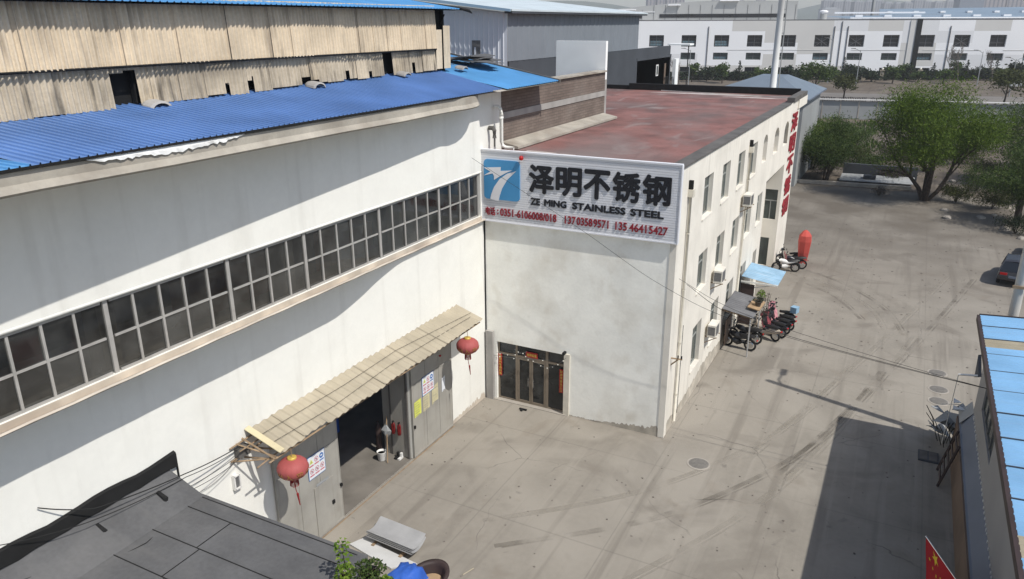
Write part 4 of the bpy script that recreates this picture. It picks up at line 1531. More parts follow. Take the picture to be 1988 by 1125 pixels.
words = (('ZE', -13.10, .42), ('MING', -12.50, .96), ('STAINLESS', -11.30, 2.18), ('STEEL', -8.94, 1.30))
for wtxt, x0, wd in words:
    b = MB()
    put_text(b, wtxt, (x0, yl, 9.12), X, Z, -Y, wd, .28, .035, .03)
    b.build('latin_word', M['sign_black'], sg)
b = MB()
zz = 8.51
put_text(b, '电话', (-15.16, yl, zz-.02), X, Z, -Y, .44, .34, .02, .03)
put_text(b, ':', (-14.62, yl, zz+.05), X, Z, -Y, .06, .2, .02, .03)
b.build('phone_word', M['sign_red'], sg)
for txt, x0, wd in (('0351-6106008/018', -14.48, 2.52), ('137', -11.60, .46), ('0358', -11.10, .66), ('9571', -10.40, .62), ('135', -9.50, .46), ('4641', -8.95, .68), ('5427', -8.18, .72)):
    b = MB()
    put_text(b, txt, (x0, yl, zz), X, Z, -Y, wd, .32, .018, .03)
    b.build('phone_number', M['sign_red'], sg)
# logo: blue rounded square with a pale forked road
lx0, lz0, lw, lh = -15.20, 9.18, 1.62, 1.62
b = MB()
P = []
rr = .16
for (cx_, cz_, a0) in ((lx0+lw-rr, lz0+rr, -90), (lx0+lw-rr, lz0+lh-rr, 0), (lx0+rr, lz0+lh-rr, 90), (lx0+rr, lz0+rr, 180)):
    for k in range(6):
        a = R(a0+18*k)
        P.append((cx_+rr*math.cos(a), yl, cz_+rr*math.sin(a)))
b.prism(P, (0, -.05, 0))
b.build('logo_square', M['sign_blue'], sg)
b = MB()
def lp(px_, py_):
    u = (px_-118)/322
    v = (py_-130-35*u)/358
    return (lx0+u*lw, yl-.056, lz0+lh-v*lh)
A1 = [(118, 208), (200, 208), (275, 208), (272, 242), (380, 240), (330, 256), (262, 292), (212, 322), (212, 285), (200, 262), (112, 282), (180, 245)]
B1 = [(411, 248), (330, 268), (262, 315), (212, 385), (185, 450), (176, 492), (252, 516), (262, 468), (285, 400), (330, 325), (375, 282)]
for poly in (A1, B1):
    b.prism([lp(*p) for p in poly], (0, -.006, 0))
b.build('logo_road', M['sign_panel'], sg)
b = MB()
b.lathe([(.02, -.09), (.08, -.06), (.09, .02), (.05, .09)], (-13.47, YF-.28, 10.96), 10)
tag(b.build('warning_lamp', M['tail'], loc=(-13.47, YF-.28, 10.96)), 'small round red lamp at the top edge of the company sign', 'lamp')

# ---- services on the side wall
def downpipe(y, z0, z1, lab):
    t = thing('downpipe', lab, 'pipe', (XR+.1, y, z0))
    b = MB()
    b.tube([(XR+.09, y, z0), (XR+.09, y, z1)], .055, 8)
    zz = z0+1.2
    while zz < z1:
        b.tube([(XR+.09, y, zz), (XR+.09, y, zz+.05)], .07, 8)
        zz += 2.3
    b.build('pipe', M['pipe_cream'], t, smooth=True)
    b = MB()
    b.box(XR+.002, XR+.22, y-.13, y+.13, z1, z1+.28)
    b.build('hopper', M['pipe_cream'], t)
    b = MB()
    b.box(XR+.002, XR+.16, y-.07, y+.07, z1+.285, z1+.62)
    b.build('outlet', M['black'], t)
downpipe(28.35, .2, 9.75, 'cream downpipe nearest the office corner beside the sign')
downpipe(39.95, .2, 9.75, 'cream downpipe halfway along the office side wall')
b = MB()
b.tube([(XR+.05, 28.9, 4.3), (XR+.05, 28.9, .3)], .012, 5)
tag(b.build('wall_cable', M['wire'], loc=(XR+.05, 28.9, .3)), 'thin black cable running down the side wall near the corner', 'cable')
def ac(y, z, lab):
    t = thing('air_conditioner', lab, 'air conditioner', (XR, y, z), 0, 'air conditioners on the office side wall')
    MB().box(XR+.12, XR+.50, y, y+.85, z, z+.58).build('case', M['ac'], t)
    b = MB()
    b.box(XR+.497, XR+.515, y+.1, y+.62, z+.06, z+.52)
    b.box(XR+.15, XR+.47, y-.012, y+.002, z+.1, z+.5)
    b.build('grille', M['ac_grille'], t)
    b = MB()
    b.bar((XR, y+.1, z-.03), (XR+.55, y+.1, z-.03), .04)
    b.bar((XR, y+.75, z-.03), (XR+.55, y+.75, z-.03), .04)
    b.bar((XR, y+.1, z-.35), (XR+.5, y+.1, z-.04), .03)
    b.build('bracket', M['rust'], t)
ac(38.9, 7.2, 'cream air conditioner highest on the side wall, below the third-floor windows')
ac(33.5, 4.75, 'cream air conditioner between ground and second floor windows')
ac(33.2, 2.2, 'cream air conditioner lowest on the side wall')
t = thing('wall_bracket', 'small cable bracket with insulators on the office corner', 'bracket', (XR, 27.6, 3.4))
b = MB()
b.bar((XR, 27.5, 3.4), (XR+.45, 27.5, 3.42), .05)
b.bar((XR, 27.5, 3.1), (XR+.3, 27.5, 3.4), .04)
b.build('arm', M['rust'], t)
b = MB()
for xx in (.28, .42):
    b.tube([(XR+xx, 27.5, 3.44), (XR+xx, 27.5, 3.56)], .03, 6)
b.build('insulator', M['black'], t)

# ---- lean-tos along the side wall
sh = thing('bike_shelter', 'low dark grey sheet-roofed lean-to over parked bikes at the office wall', 'shelter', (-6.3, 38.2, 0))
b = MB()
b.corr((XR+.02, 36.6, 2.42), (0, 3.0, 0), (1.55, 0, -.28), (.2, 0, 1), .25, .025)
b.build('roof_sheet', M['awning_grey'], sh)
for yy in (36.75, 39.45):
    MB().tube([(-5.72, yy, 0), (-5.72, yy, 2.15)], .035, 6).build('post', M['steel'], sh)
b = MB()
b.bar((XR, 36.75, 2.32), (-5.65, 36.75, 2.1), .05)
b.bar((XR, 39.45, 2.32), (-5.65, 39.45, 2.1), .05)
b.bar((-5.72, 36.7, 2.1), (-5.72, 39.5, 2.1), .05)
b.build('frame', M['rust'], sh)
b = MB()
b.box(-6.95, -6.9, 37.0, 38.3, .3, 1.7)
b.build('back_board', M['brown_board'], sh)
aw = thing('blue_awning', 'pale blue sheet awning over a doorway on the office side', 'awning', (-6.5, 42.6, 2.5))
b = MB()
b.corr((XR+.02, 41.2, 2.78), (0, 2.8, 0), (1.95, 0, -.28), (.15, 0, 1), .28, .02)
b.build('roof_sheet', M['awning_blue'], aw)
b = MB()
b.box(XR+.02, -5.18, 41.17, 41.22, 2.46, 2.54)
b.bar((XR, 41.3, 2.0), (-5.3, 41.3, 2.5), .04)
b.bar((XR, 43.9, 2.0), (-5.3, 43.9, 2.5), .04)
b.build('frame', M['pipe_white'], aw)
b = MB()
b.box(XR+.01, -6.4, 41.25, 41.32, .02, 2.35)
b.build('side_screen', M['tub'], aw)
# potted plants on a board on the bike shelter
b = MB()
b.prism([(-6.05, 37.5, 2.37), (-5.45, 37.5, 2.27), (-5.4, 38.9, 2.27), (-6.0, 38.9, 2.37)], (0, 0, .05))
tag(b.build('plank_board', M['tan'], loc=(-5.7, 38.2, 2.35)), 'pale wooden board lying on the bike shelter roof', 'board')
def leaf_quad(b, c, size, mi=0, droop=0.0, asp=.55):
    a = random.uniform(0, 6.283)
    t = random.uniform(-.9, .9)
    d = Vector((math.cos(a)*math.cos(t), math.sin(a)*math.cos(t), math.sin(t)-droop)).normalized()
    s = d.cross(Vector((random.gauss(0, 1), random.gauss(0, 1), random.gauss(0, 1))))
    if s.length < 1e-4:
        return
    s.normalize()
    c = Vector(c)
    b.add([c-d*size, c+s*size*asp, c+d*size, c-s*size*asp], [(0, 1, 2, 3)], mi)
def pot_plant(x, y, z, h, r, n, lm, lab, cat='potted plant', red=False):
    t = thing('potted_plant', lab, cat, (x, y, z))
    b = MB()
    b.lathe([(r*.65, 0), (r*.7, .02), (r, r*1.5), (r*1.08, r*1.55), (r*1.08, r*1.7), (r*.9, r*1.7), (r*.85, r*1.4)], (x, y, z), 16)
    b.build('pot', M['pot'], t, smooth=True)
    MB().lathe([(.001, r*1.5), (r*.88, r*1.5)], (x, y, z), 14).build('soil', M['soil'], t)
    b = MB()
    for k in range(6):
        a = k*1.05
        b.tube([(x, y, z+r*1.4), (x+r*.5*math.cos(a), y+r*.5*math.sin(a), z+r*1.5+h*.5), (x+r*1.1*math.cos(a), y+r*1.1*math.sin(a), z+r*1.5+h*.9)], .008, 4)
    b.build('stem', M['bark'], t)
    b = MB()
    for k in range(n):
        a, q = random.uniform(0, 6.283), random.random()**.5
        rr = r*1.7*q
        zz = z+r*1.6+h*(1-.55*q*q)*random.uniform(.45, 1)
        leaf_quad(b, (x+rr*math.cos(a), y+rr*math.sin(a), zz), .042)
    b.build('foliage', lm, t)
pot_plant(-5.62, 38.0, 2.34, .25, .17, 90, M['leaf_d'], 'small round pot with low dark plant on the bike shelter board')
pot_plant(-5.6, 38.6, 2.34, .5, .14, 220, M['leaf_y'], 'bushy green potted plant on the bike shelter board')
pot_plant(-5.55, 40.1, .02, 2.3, .2, 200, M['twig'], 'tall dry brownish potted plant beside the blue awning')

# ================================================================== MOTORBIKES
def scooter(x, y, rz, body, lab, quilt=None, box=None, moto=False):
    t = thing('motorbike' if moto else 'scooter', lab, 'motorbike' if moto else 'scooter', (x, y, 0), rz, 'two-wheelers parked by the office wall')
    for xx in (.62, -.62):
        b = MB()
        vs, fs = [], []
        n, m_ = 20, 8
        for i in range(n):
            a = 6.283*i/n
            for k in range(m_):
                q = 6.283*k/m_
                r = (.25 if not moto else .28)+.055*math.cos(q)
                vs.append((xx+r*math.cos(a), .05*math.sin(q), .305 if not moto else .335))
                vs[-1] = (xx+r*math.cos(a), .05*math.sin(q), (.305 if not moto else .335)+r*math.sin(a))
        for i in range(n):
            for k in range(m_):
                fs.append((i*m_+k, i*m_+(k+1) % m_, ((i+1) % n)*m_+(k+1) % m_, ((i+1) % n)*m_+k))
        b.add(vs, fs)
        wh = b.build('wheel', M['rubber'], t, local=True, smooth=True)
        h = MB()
        h.tube([(xx, -.04, .31), (xx, .04, .31)], .17, 12)
        h.build('rim', M['chrome'], wh, local=True)
    b = MB()
    def loft(secs):
        vs, fs = [], []
        n = 10
        for (px_, pz, wy_, hz) in secs:
            for k in range(n):
                a = 6.283*k/n
                vs.append((px_, wy_*math.cos(a), pz+hz*math.sin(a)))
        for i in range(len(secs)-1):
            for k in range(n):
                fs.append((i*n+k, i*n+(k+1) % n, (i+1)*n+(k+1) % n, (i+1)*n+k))
        fs.append(tuple(range(n)))
        fs.append(tuple((len(secs)-1)*n+k for k in range(n))[::-1])
        b.add(vs, fs)
    if moto:
        loft([(-.85, .82, .03, .03), (-.5, .72, .12, .09), (-.1, .66, .13, .12), (.12, .72, .16, .17), (.35, .78, .13, .14), (.5, .80, .05, .06)])
        loft([(-.15, .38, .10, .10), (.05, .40, .16, .2), (.28, .42, .10, .14)])
        b.tube([(-.62, -.1, .33), (.1, -.14, .3), (.3, -.1, .5)], .04, 6)
    else:
        loft([(-.95, .62, .04, .05), (-.75, .60, .16, .14), (-.4, .55, .2, .2), (-.15, .42, .18, .16), (.05, .30, .17, .06), (.3, .30, .16, .05)])
        b.prism([(.30, -.20, .28), (.30, .20, .28), (.50, .16, .98), (.50, -.16, .98)], (.06, 0, .02))
        loft([(.44, .62, .12, .10), (.62, .62, .10, .08), (.86, .50, .05, .04)])
        loft([(.34, 1.0, .06, .05), (.48, 1.02, .14, .09), (.60, 1.0, .08, .06)])
    b.build('body', body, t, local=True, smooth=True)
    b = MB()
    b.tube([(.62, 0, .31), (.50, 0, .8), (.42, 0, 1.02)], .03, 6)
    b.tube([(.34, -.34, 1.06), (.44, -.12, 1.04), (.44, .12, 1.04), (.34, .34, 1.06)], .018, 6)
    for sy in (-.34, .34):
        b.tube([(.40, sy*.8, 1.06), (.44, sy*.9, 1.24)], .008, 4)
        b.box(.42, .45, sy*.9-.06, sy*.9+.06, 1.22, 1.31)
    b.build('handlebar', M['black'], t, local=True)
    b = MB()
    vs, fs = [], []
    for i, (px_, pz, wy_) in enumerate(((-.85, .80, .10), (-.7, .82, .15), (-.35, .80, .16), (-.1, .76, .12), (0, .76, .05))):
        for (a, c) in ((-1, -.06), (-.8, .03), (0, .05), (.8, .03), (1, -.06)):
            vs.append((px_, a*wy_, pz+c+(.03 if moto else 0)))
    for i in range(4):
        for k in range(4):
            fs.append((i*5+k, i*5+k+1, (i+1)*5+k+1, (i+1)*5+k))
    b.add(vs, fs)
    b.build('seat', M['seat'], t, local=True, smooth=True)
    b = MB()
    b.lathe([(.02, -.05), (.07, -.03), (.075, .03), (.03, .05)], (.60 if not moto else .58, 0, .92), 10)
    b.build('headlight', M['bulb'], t, local=True)
    b = MB()
    b.box(-.99, -.95, -.07, .07, .62, .68)
    b.build('tail_light', M['tail'], t, local=True)
    if quilt:
        b = MB()
        vs, fs = [], []
        for i in range(7):
            for k in range(9):
                s_ = -1+2*k/8
                q = i/6
                vs.append((.50-.25*q*q+.10*(1-s_*s_)+.03*math.sin(k*2+i), s_*(.40+.06*math.sin(i*2)), 1.14-.75*q+.05*math.cos(s_*3)))
        for i in range(6):
            for k in range(8):
                fs.append((i*9+k, i*9+k+1, i*9+k+10, i*9+k+9))
        b.add(vs, fs)
        b.build('wind_quilt', quilt, t, local=True, smooth=True)
    if box:
        b = MB()
        b.box(-1.0, -.66, -.19, .19, .86, 1.16)
        b.box(-1.01, -.65, -.2, .2, 1.16, 1.2)
        b.build('top_box', box, t, local=True)
scooter(-5.35, 39.75, R(152), M['paint_cream'], 'cream white scooter nearest the camera in front of the bike shelter')
scooter(-5.15, 40.35, R(155), M['paint_dark'], 'black scooter with a maroon wind quilt next to the cream scooter', M['maroon'])
scooter(-5.05, 40.98, R(158), M['paint_dark'], 'black scooter between the maroon-quilted and the pink-quilted scooters')
scooter(-4.95, 41.6, R(160), M['paint_dark'], 'black scooter with a pink wind quilt on the bars', M['pink'])
scooter(-5.05, 42.25, R(163), M['paint_dark'], 'scooter with pink quilt and pale blue box, farthest of the front row', M['pink'], M['awning_blue'])
scooter(-6.35, 37.7, R(170), M['paint_dark'], 'dark bike parked under the near end of the bike shelter', None, None, True)
scooter(-6.25, 38.7, R(172), M['paint_dark'], 'dark bike parked under the middle of the bike shelter', None, None, True)
scooter(-6.2, 52.2, R(200), M['paint_white'], 'white and black motorbike nearest in the far pair of motorbikes', None, None, True)
scooter(-5.9, 53.1, R(195), M['paint_dark'], 'black motorbike with pink quilt beside the red canvas cover', M['pink'], None, True)
scooter(-6.3, 54.2, R(190), M['paint_dark'], 'black scooter parked farthest along the office wall')
# tall red faceted canvas
t = thing('canvas_cover', 'tall faceted red canvas cover hanging on a pole beside the far motorbikes', 'canvas cover', (-5.35, 54, 0))
b = MB()
vs, fs = [], []
n = 8
secs = ((.10, .04), (.12, .30), (.9, .42), (1.7, .50), (2.1, .46), (2.38, .22), (2.48, .05))
for (z, r) in secs:
    for k in range(n):
        a = 6.283*k/n+.2
        vs.append((-5.38+r*math.cos(a)*(1 if k % 2 else .86), 54+r*math.sin(a)*(1 if k % 2 else .86), z+.1))
for i in range(len(secs)-1):
    for k in range(n):
        fs.append((i*n+k, i*n+(k+1) % n, (i+1)*n+(k+1) % n, (i+1)*n+k))
fs.append(tuple(range(n)))
fs.append(tuple((len(secs)-1)*n+k for k in range(n))[::-1])
b.add(vs, fs)
b.build('canvas', M['red_canvas'], t)
MB().tube([(-5.38, 54, 0), (-5.38, 54, 2.75)], .025, 6).build('pole', M['chrome'], t)

# ================================================================== DARK ROOF, LOWER LEFT
lr = thing('flat_roof_shed', 'low shed with a dark tar felt flat roof against the white hall', 'building', (-12.3, 8, 0))
RX, RY, RZ_ = -9.2, 10.85, 5.0
b = MB()
b.box(XL+.02, RX-.12, 2.2, RY-.12, 0, RZ_-.22)
b.build('wall', M['white_wall'], lr)
b = MB()
b.box(XL+.01, RX, 2.0, RY, RZ_-.22, RZ_)
b.build('roof', M['tar'], lr)
b = MB()
for k in range(7):
    yy = RY-.55-k*1.0
    b.box(XL+.9+.2*(k % 2), RX-.05-.35*(k % 3), yy, yy+.02, RZ_+.001, RZ_+.012)
b.box(XL+1.0, RX-.2, RY-.12, RY-.1, RZ_+.001, RZ_+.01)
for k in range(5):
    b.box(XL+2.6+k*.1, XL+2.62+k*.1, RY-1.55-k*1.0, RY-.56-k*1.0, RZ_+.001, RZ_+.011)
b.build('felt_lap', M['black'], lr)
b = MB()
n = 24
vs, fs = [], []
for i in range(n+1):
    yy = 2.2+(11.02-2.2)*i/n
    zz = 5.80+.04*math.sin(i*1.1)+.03*random.random()
    vs += [(XL+.01, yy, zz), (XL+.09, yy, zz-.03), (XL+.10, yy, 5.44+.03*math.sin(i*2.3)), (XL+.02, yy, 5.40)]
for i in range(n):
    for k in range(3):
        fs.append((4*i+k, 4*i+4+k, 4*i+5+k, 4*i+1+k))
b.add(vs, fs)
b.quad((XL+.01, 11.02, RZ_-.2), (XL+.1, 11.02, RZ_-.2), (XL+.1, 11.02, 5.78), (XL+.01, 11.02, 5.78))
b.build('felt_upstand', M['black'], lr)
MB().prism([(XL+.02, 2.2, 5.43), (XL+1.2, 2.2, RZ_+.005), (XL+.02, 2.2, RZ_+.005)], (0, RY-2.25, 0)).build('felt_fillet', M['tar'], lr)
# cables over the roof and along the wall
def cable(pts, sag, r, lab, m='wire', n=10):
    b = MB()
    P = []
    for a, c in zip(pts[:-1], pts[1:]):
        a, c = Vector(a), Vector(c)
        for i in range(n):
            t_ = i/n
            P.append(a.lerp(c, t_)-Vector((0, 0, sag*4*t_*(1-t_))))
    P.append(Vector(pts[-1]))
    b.tube(P, r, 5)
    tag(b.build('cable', M[m], loc=P[0]), lab, 'cable', 'loose cables on hall wall and felt roof')
cable([(XL+.12, 13.0, 4.95), (XL+.45, 10.9, 5.35), (XL+.35, 8.6, 5.75), (XL+.05, 7.6, 6.3)], .04, .014, 'thick black cable from the canopy bracket over the felt roof upstand, topmost of the bundle')
cable([(XL+.14, 13.0, 4.9), (XL+.5, 10.9, 5.28), (XL+.45, 8.3, 5.6), (XL+.05, 6.4, 6.1)], .06, .010, 'black cable just below the thick one over the felt roof')
cable([(XL+.1, 13.1, 4.7), (XL+.6, 10.8, 5.05), (XL+.9, 8.8, 5.04), (XL+.5, 6.5, 5.3)], .05, .008, 'thin black cable lying across the felt roof')
cable([(XL+.1, 13.2, 4.62), (XL+.75, 10.8, 5.04), (XL+1.5, 8.9, 5.03), (XL+.7, 6.6, 5.1)], .09, .008, 'thin black cable with the lowest sag across the felt roof', 'wire')
cable([(XL+.05, 12.9, 4.6), (XL+.05, 11.6, 4.3), (XL+.3, 10.85, 4.98)], .12, .007, 'thin grey cable drooping on the white wall left of the bracket', 'wire_grey')
# roof cowl stubs near the wall
for i, (xx, yy) in enumerate(((-14.75, 8.6), (-14.6, 10.1))):
    b = MB()
    b.tube([(xx-.3, yy, RZ_+.3), (xx-.05, yy, RZ_+.2), (xx, yy-.05, RZ_+.01)], [.05, .07, .08], 8)
    tag(b.build('roof_vent', M['black'], loc=(xx, yy, RZ_)), ('nearer' if i == 0 else 'farther')+' black felt-covered pipe stub beside the wall upstand', 'vent')

# ================================================================== LOOSE OBJECTS BY THE FLAT ROOF
# stack of curved stainless sheets
st = thing('sheet_stack', 'stack of curved silver metal sheets on the ground by the gate', 'metal sheets', (-12.9, 16.7, 0))
A0, AX = Vector((-13.85, 17.12, 0)), Vector((1.85, -.10, 0))
BD = Vector((.06, -.85, 0))
for k in range(5):
    b = MB()
    vs, fs = [], []
    n = 10
    for i in range(n+1):
        q = i/n
        h = .10+.055*k+.13*(2*q-1)**2
        for e in (0, 1):
            p = A0+AX*(e+(.012*((k*7) % 5-2)))+BD*(q+.012*((k*3) % 4))
            vs += [(p.x, p.y, h), (p.x, p.y, h+.022)]
    for i in range(n):
        o = 4*i
        fs += [(o, o+2, o+6, o+4), (o+1, o+5, o+7, o+3), (o, o+4, o+5, o+1), (o+2, o+3, o+7, o+6)]
    fs += [(0, 1, 3, 2), (4*n, 4*n+2, 4*n+3, 4*n+1)]
    b.add(vs, fs)
    b.build('sheet', M['steel'], st)
b = MB()
for q in (.2, .8):
    p = A0+AX*q
    b.box(p.x-.05, p.x+.05, p.y-.95, p.y-.05, .001, .09)
b.build('timber', M['rust'], st)
b = MB()
b.prism([(-14.2, 15.9, .01), (-12.3, 15.55, .01), (-11.7, 16.1, .01), (-13.1, 16.25, .01), (-13.9, 16.55, .01)], (0, 0, .05))
tag(b.build('white_board', M['white_sheet'], loc=(-13, 16, 0)), 'flat white board lying on the ground beside the sheet stack', 'board')
# blue tarpaulin over a load
t = thing('blue_tarpaulin', 'blue plastic tarpaulin draped over a load at the bottom edge', 'tarpaulin', (-11.35, 15.0, 0))
b = MB()
vs, fs = [], []
n, m_ = 14, 10
for i in range(n+1):
    for j in range(m_+1):
        u, v = i/n*2-1, j/m_*2-1
        e = max(0, 1-abs(u)**4)*max(0, 1-abs(v)**4)
        vs.append((-11.4+u*.50+.04*math.sin(j*1.3), 14.95+v*.62+.04*math.sin(i*1.7), .2+.62*e**.6+.07*u-.05*abs(math.sin(i*.9+j*.5))+.03*math.sin(i*2.1+j*1.7)))
for i in range(n):
    for j in range(m_):
        fs.append((i*(m_+1)+j, i*(m_+1)+j+1, (i+1)*(m_+1)+j+1, (i+1)*(m_+1)+j))
b.add(vs, fs)
b.build('sheet', M['blue_tarp'], t, smooth=True)
MB().box(-11.78, -11.05, 14.5, 15.4, .01, .5).build('load', M['tan'], t)
# brown oval tub
t = thing('brown_tub', 'dark brown oval tub with rolled rim on the ground at the bottom edge', 'tub', (-10.75, 15.5, 0))
b = MB()
vs, fs = [], []
n = 28
for (r, z) in ((.55, .01), (.68, .45), (.78, .52), (.78, .58), (.64, .58), (.60, .5), (.5, .1)):
    for k in range(n):
        a = 6.283*k/n
        vs.append((-10.75+r*.75*math.cos(a), 15.25+r*1.05*math.sin(a), z))
for i in range(6):
    for k in range(n):
        fs.append((i*n+k, i*n+(k+1) % n, (i+1)*n+(k+1) % n, (i+1)*n+k))
b.add(vs, fs)
b.build('shell', M['tub'], t, smooth=True)
MB().add([(-10.75+.39*math.cos(6.283*k/n), 15.25+.55*math.sin(6.283*k/n), .25) for k in range(n)], [tuple(range(n))]).build('filling', M['tan'], t)
b = MB()
b.tube([(-10.2, 16.35, .02), (-10.05, 16.75, .03)], .02, 5)
tag(b.build('stick', M['canopy'], loc=(-10.1, 16.5, 0)), 'short pale stick lying on the concrete right of the brown tub', 'stick')
# landing with pots right of the flat roof (mostly below the picture)
struct_ = thing('landing', 'raised concrete landing with pots at the bottom edge right of the felt roof', 'landing', (-7.6, 8.6, 0))
MB().box(-8.75, -6.7, 7.2, 9.62, 5.6, 5.75).build('slab', M['kerb'], struct_)
for xx in (-8.6, -6.85):
    MB().box(xx-.08, xx+.08, 9.2, 9.36, 0, 5.6).build('post', M['kerb'], struct_)

def stem_plant(x, y, z, h, lab):
    t = thing('leafy_plant', lab, 'plant', (x, y, z))
    b = MB()
    P = [Vector((x, y, z)), Vector((x-.04, y+.02, z+h*.4)), Vector((x-.1, y+.04, z+h*.75)), Vector((x-.13, y+.05, z+h))]
    b.tube(P, [.014, .011, .008, .004], 6)
    b.build('stem', M['bark'], t)
    f = MB()
    for q in (.35, .5, .66, .8, .92, 1.0):
        i = min(2, int(q*3))
        c = P[0].lerp(P[3], q)
        for k in range(7):
            a = k*.9+q*5
            d = Vector((math.cos(a), math.sin(a), .12))
            L_ = random.uniform(.07, .13)*(1.25-.3*q)
            pp = c+d*random.uniform(.03, .11)
            s = d.cross(Z).normalized()*L_*.42
            f.add([pp, pp+d*L_*.5+s+Z*.02, pp+d*L_-Z*.03, pp+d*L_*.5-s+Z*.02], [(0, 1, 2, 3)])
    f.build('foliage', M['leaf_y'], t)
stem_plant(-8.98, 9.9, RZ_, .98, 'thin leafy stem growing up over the dark felt roof edge')
pot_plant(-7.95, 9.38, 5.75, .20, .2, 300, M['leaf_b'], 'dark pot of grey-green succulents in front of the white board')
pot_plant(-7.45, 9.2, 5.75, .36, .13, 260, M['leaf_y'], 'bushy bright green potted plant at the bottom edge before the blue tarpaulin')
pot_plant(-8.4, 9.2, 5.75, .30, .12, 170, M['leaf_y'], 'leafy light green potted plant at the bottom edge under the thin stem')

# ================================================================== RIGHT SHED
rs = thing('blue_roof_shed', 'grey shed with a pale blue ribbed roof along the right edge', 'building', (8, 20, 0))
SE, SZ_, SS = 3.22, 5.82, .07
sz = lambda x: SZ_+SS*(x-SE)
def sroof(y0, y1, m, nm):
    b = MB()
    b.corr((SE, y0, sz(SE)), (0, y1-y0, 0), (9, 0, SS*9), (-SS, 0, 1), .29, .028, 'trap')
    b.build(nm, m, rs)
sroof(10, 15.95, M['shed_blue'], 'roof')
sroof(15.95, 16.75, M['skylight'], 'skylight_strip')
sroof(16.75, 27.75, M['shed_blue'], 'roof')
sroof(27.75, 28.5, M['skylight'], 'skylight_strip')
sroof(28.5, 31.0, M['shed_blue'], 'roof')
b = MB()
for yy in (11.2, 12.9, 14.6, 18.2, 19.7, 21.2, 22.7, 24.2, 25.7, 27.1, 28.52, 29.8):
    b.prism([(SE, yy, sz(SE)+.012), (SE+8.9, yy, sz(SE+8.9)+.012), (SE+8.9, yy, sz(SE+8.9)+.035), (SE, yy, sz(SE)+.035)], (0, .03, 0))
b.build('lap_seam', M['slate'], rs)
b = MB()
b.box(SE-.09, SE+.015, 10, 31.02, SZ_-.20, SZ_+.012)
b.prism([(SE-.02, 31.0, SZ_-.12), (SE+9, 31.0, SZ_-.12+.63), (SE+9, 31.0, SZ_+.05+.63), (SE-.02, 31.0, SZ_+.05)], (0, .06, 0))
b.build('eaves_trim', M['tub'], rs)
b = MB()
b.wall((3.62, 0, 0), Y, Z, -X, 10, 30.6, 0, SZ_+.02, [(24.7, 28.7, 3.15, 4.5)], .12)
b.quad((3.62, 30.6, 0), (12, 30.6, 0), (12, 30.6, sz(12)-.03), (3.62, 30.6, sz(3.62)-.03))
b.build('wall', M['shed_wall'], rs)
f = MB()
for yy in (24.74, 25.7, 26.7, 27.7, 28.66):
    f.box(3.66, 3.72, yy-.04, yy+.04, 3.15, 4.5)
for zz in (3.19, 4.46):
    f.box(3.665, 3.715, 24.78, 28.62, zz-.04, zz+.04)
w_ = f.build('window', M['ac_grille'], rs)
MB().quad((3.70, 24.7, 3.15), (3.70, 28.7, 3.15), (3.70, 28.7, 4.5), (3.70, 24.7, 4.5)).build('pane', M['off_glass'], w_)
b = MB()
b.prism([(3.62, 31.4, 2.15), (3.30, 31.4, 1.62), (3.25, 31.4, 1.60), (3.25, 31.4, 1.52), (3.62, 31.4, 1.9)], (0, -19, 0))
b.build('lean_to_roof', M['bluegrey'], rs)
b = MB()
b.box(3.20, 3.30, 12.4, 31.3, 0, 1.55)
b.quad((3.30, 31.3, 0), (3.62, 31.3, 0), (3.62, 31.3, 1.9), (3.30, 31.3, 1.6))
b.build('lean_to_wall', M['brown_board'], rs)
b = MB()
b.prism([(3.24, 31.45, 1.64), (3.62, 31.45, 2.17), (3.64, 30.4, 2.19), (3.24, 30.4, 1.66)], (0, 0, .02))
b.build('end_sheet', M['fence_grey'], rs)
b = MB()
yy = 12.5
while yy < 30.3:
    b.box(3.595, 3.618, yy, yy+.08, 2.13+random.uniform(0, .03), 2.2+random.uniform(0, .03))
    yy += random.uniform(.18, .4)
b.build('foam_seam', M['paint_white'], rs)
# bracket arm with fabric at the shed corner
t = thing('shed_bracket', 'small white strut frame with dark cloth at the shed eaves', 'bracket', (3.0, 27.2, 4.6))
b = MB()
b.bar((3.15, 26.6, 5.25), (2.55, 26.9, 5.05), .05)
b.tube([(2.55, 26.9, 5.05), (2.62, 28.4, 1.7)], .012, 4)
b.build('strut', M['paint_white'], t)
b = MB()
b.prism([(3.14, 26.4, 5.3), (3.14, 27.6, 5.6), (3.12, 27.2, 4.95)], (-.08, .05, -.05))
b.build('cloth', M['slate'], t)
# crumpled scrap at the end of the lean-to
t = thing('scrap_heap', 'heap of crumpled grey sheet and bent rods at the end of the right lean-to', 'scrap', (3.0, 31.9, 0))
b = MB()
for k in range(13):
    c = Vector((2.95+random.uniform(-.35, .5), 31.7+random.uniform(-.6, .6), .9+random.uniform(-.7, .65)))
    P = []
    for q in range(4):
        a = q*1.57+random.uniform(-.4, .4)
        P.append(c+Vector((math.cos(a)*random.uniform(.2, .5), math.sin(a)*random.uniform(.2, .55), random.uniform(-.3, .3))))
    b.prism(P, (.01, .01, .02))
b.build('sheet', M['fence_grey'], t)
b = MB()
for k in range(9):
    p = Vector((2.9+random.uniform(-.2, .3), 31.5+random.uniform(-.5, .5), .2))
    q = p+Vector((random.uniform(-.9, .2), random.uniform(-.8, .5), random.uniform(.8, 1.6)))
    b.tube([p, (p+q)/2+Vector((0, 0, .2)), q], .015, 5)
b.build('rod', M['black'], t)
b = MB()
for k in range(6):
    c = Vector((3.2+random.uniform(-.3, .3), 31.3+random.uniform(-.3, .3), 1.75+random.uniform(0, .2)))
    b.prism([c, c+Vector((.25, .05, .05)), c+Vector((.2, .25, 0)), c+Vector((0, .2, .1))], (0, 0, .03))
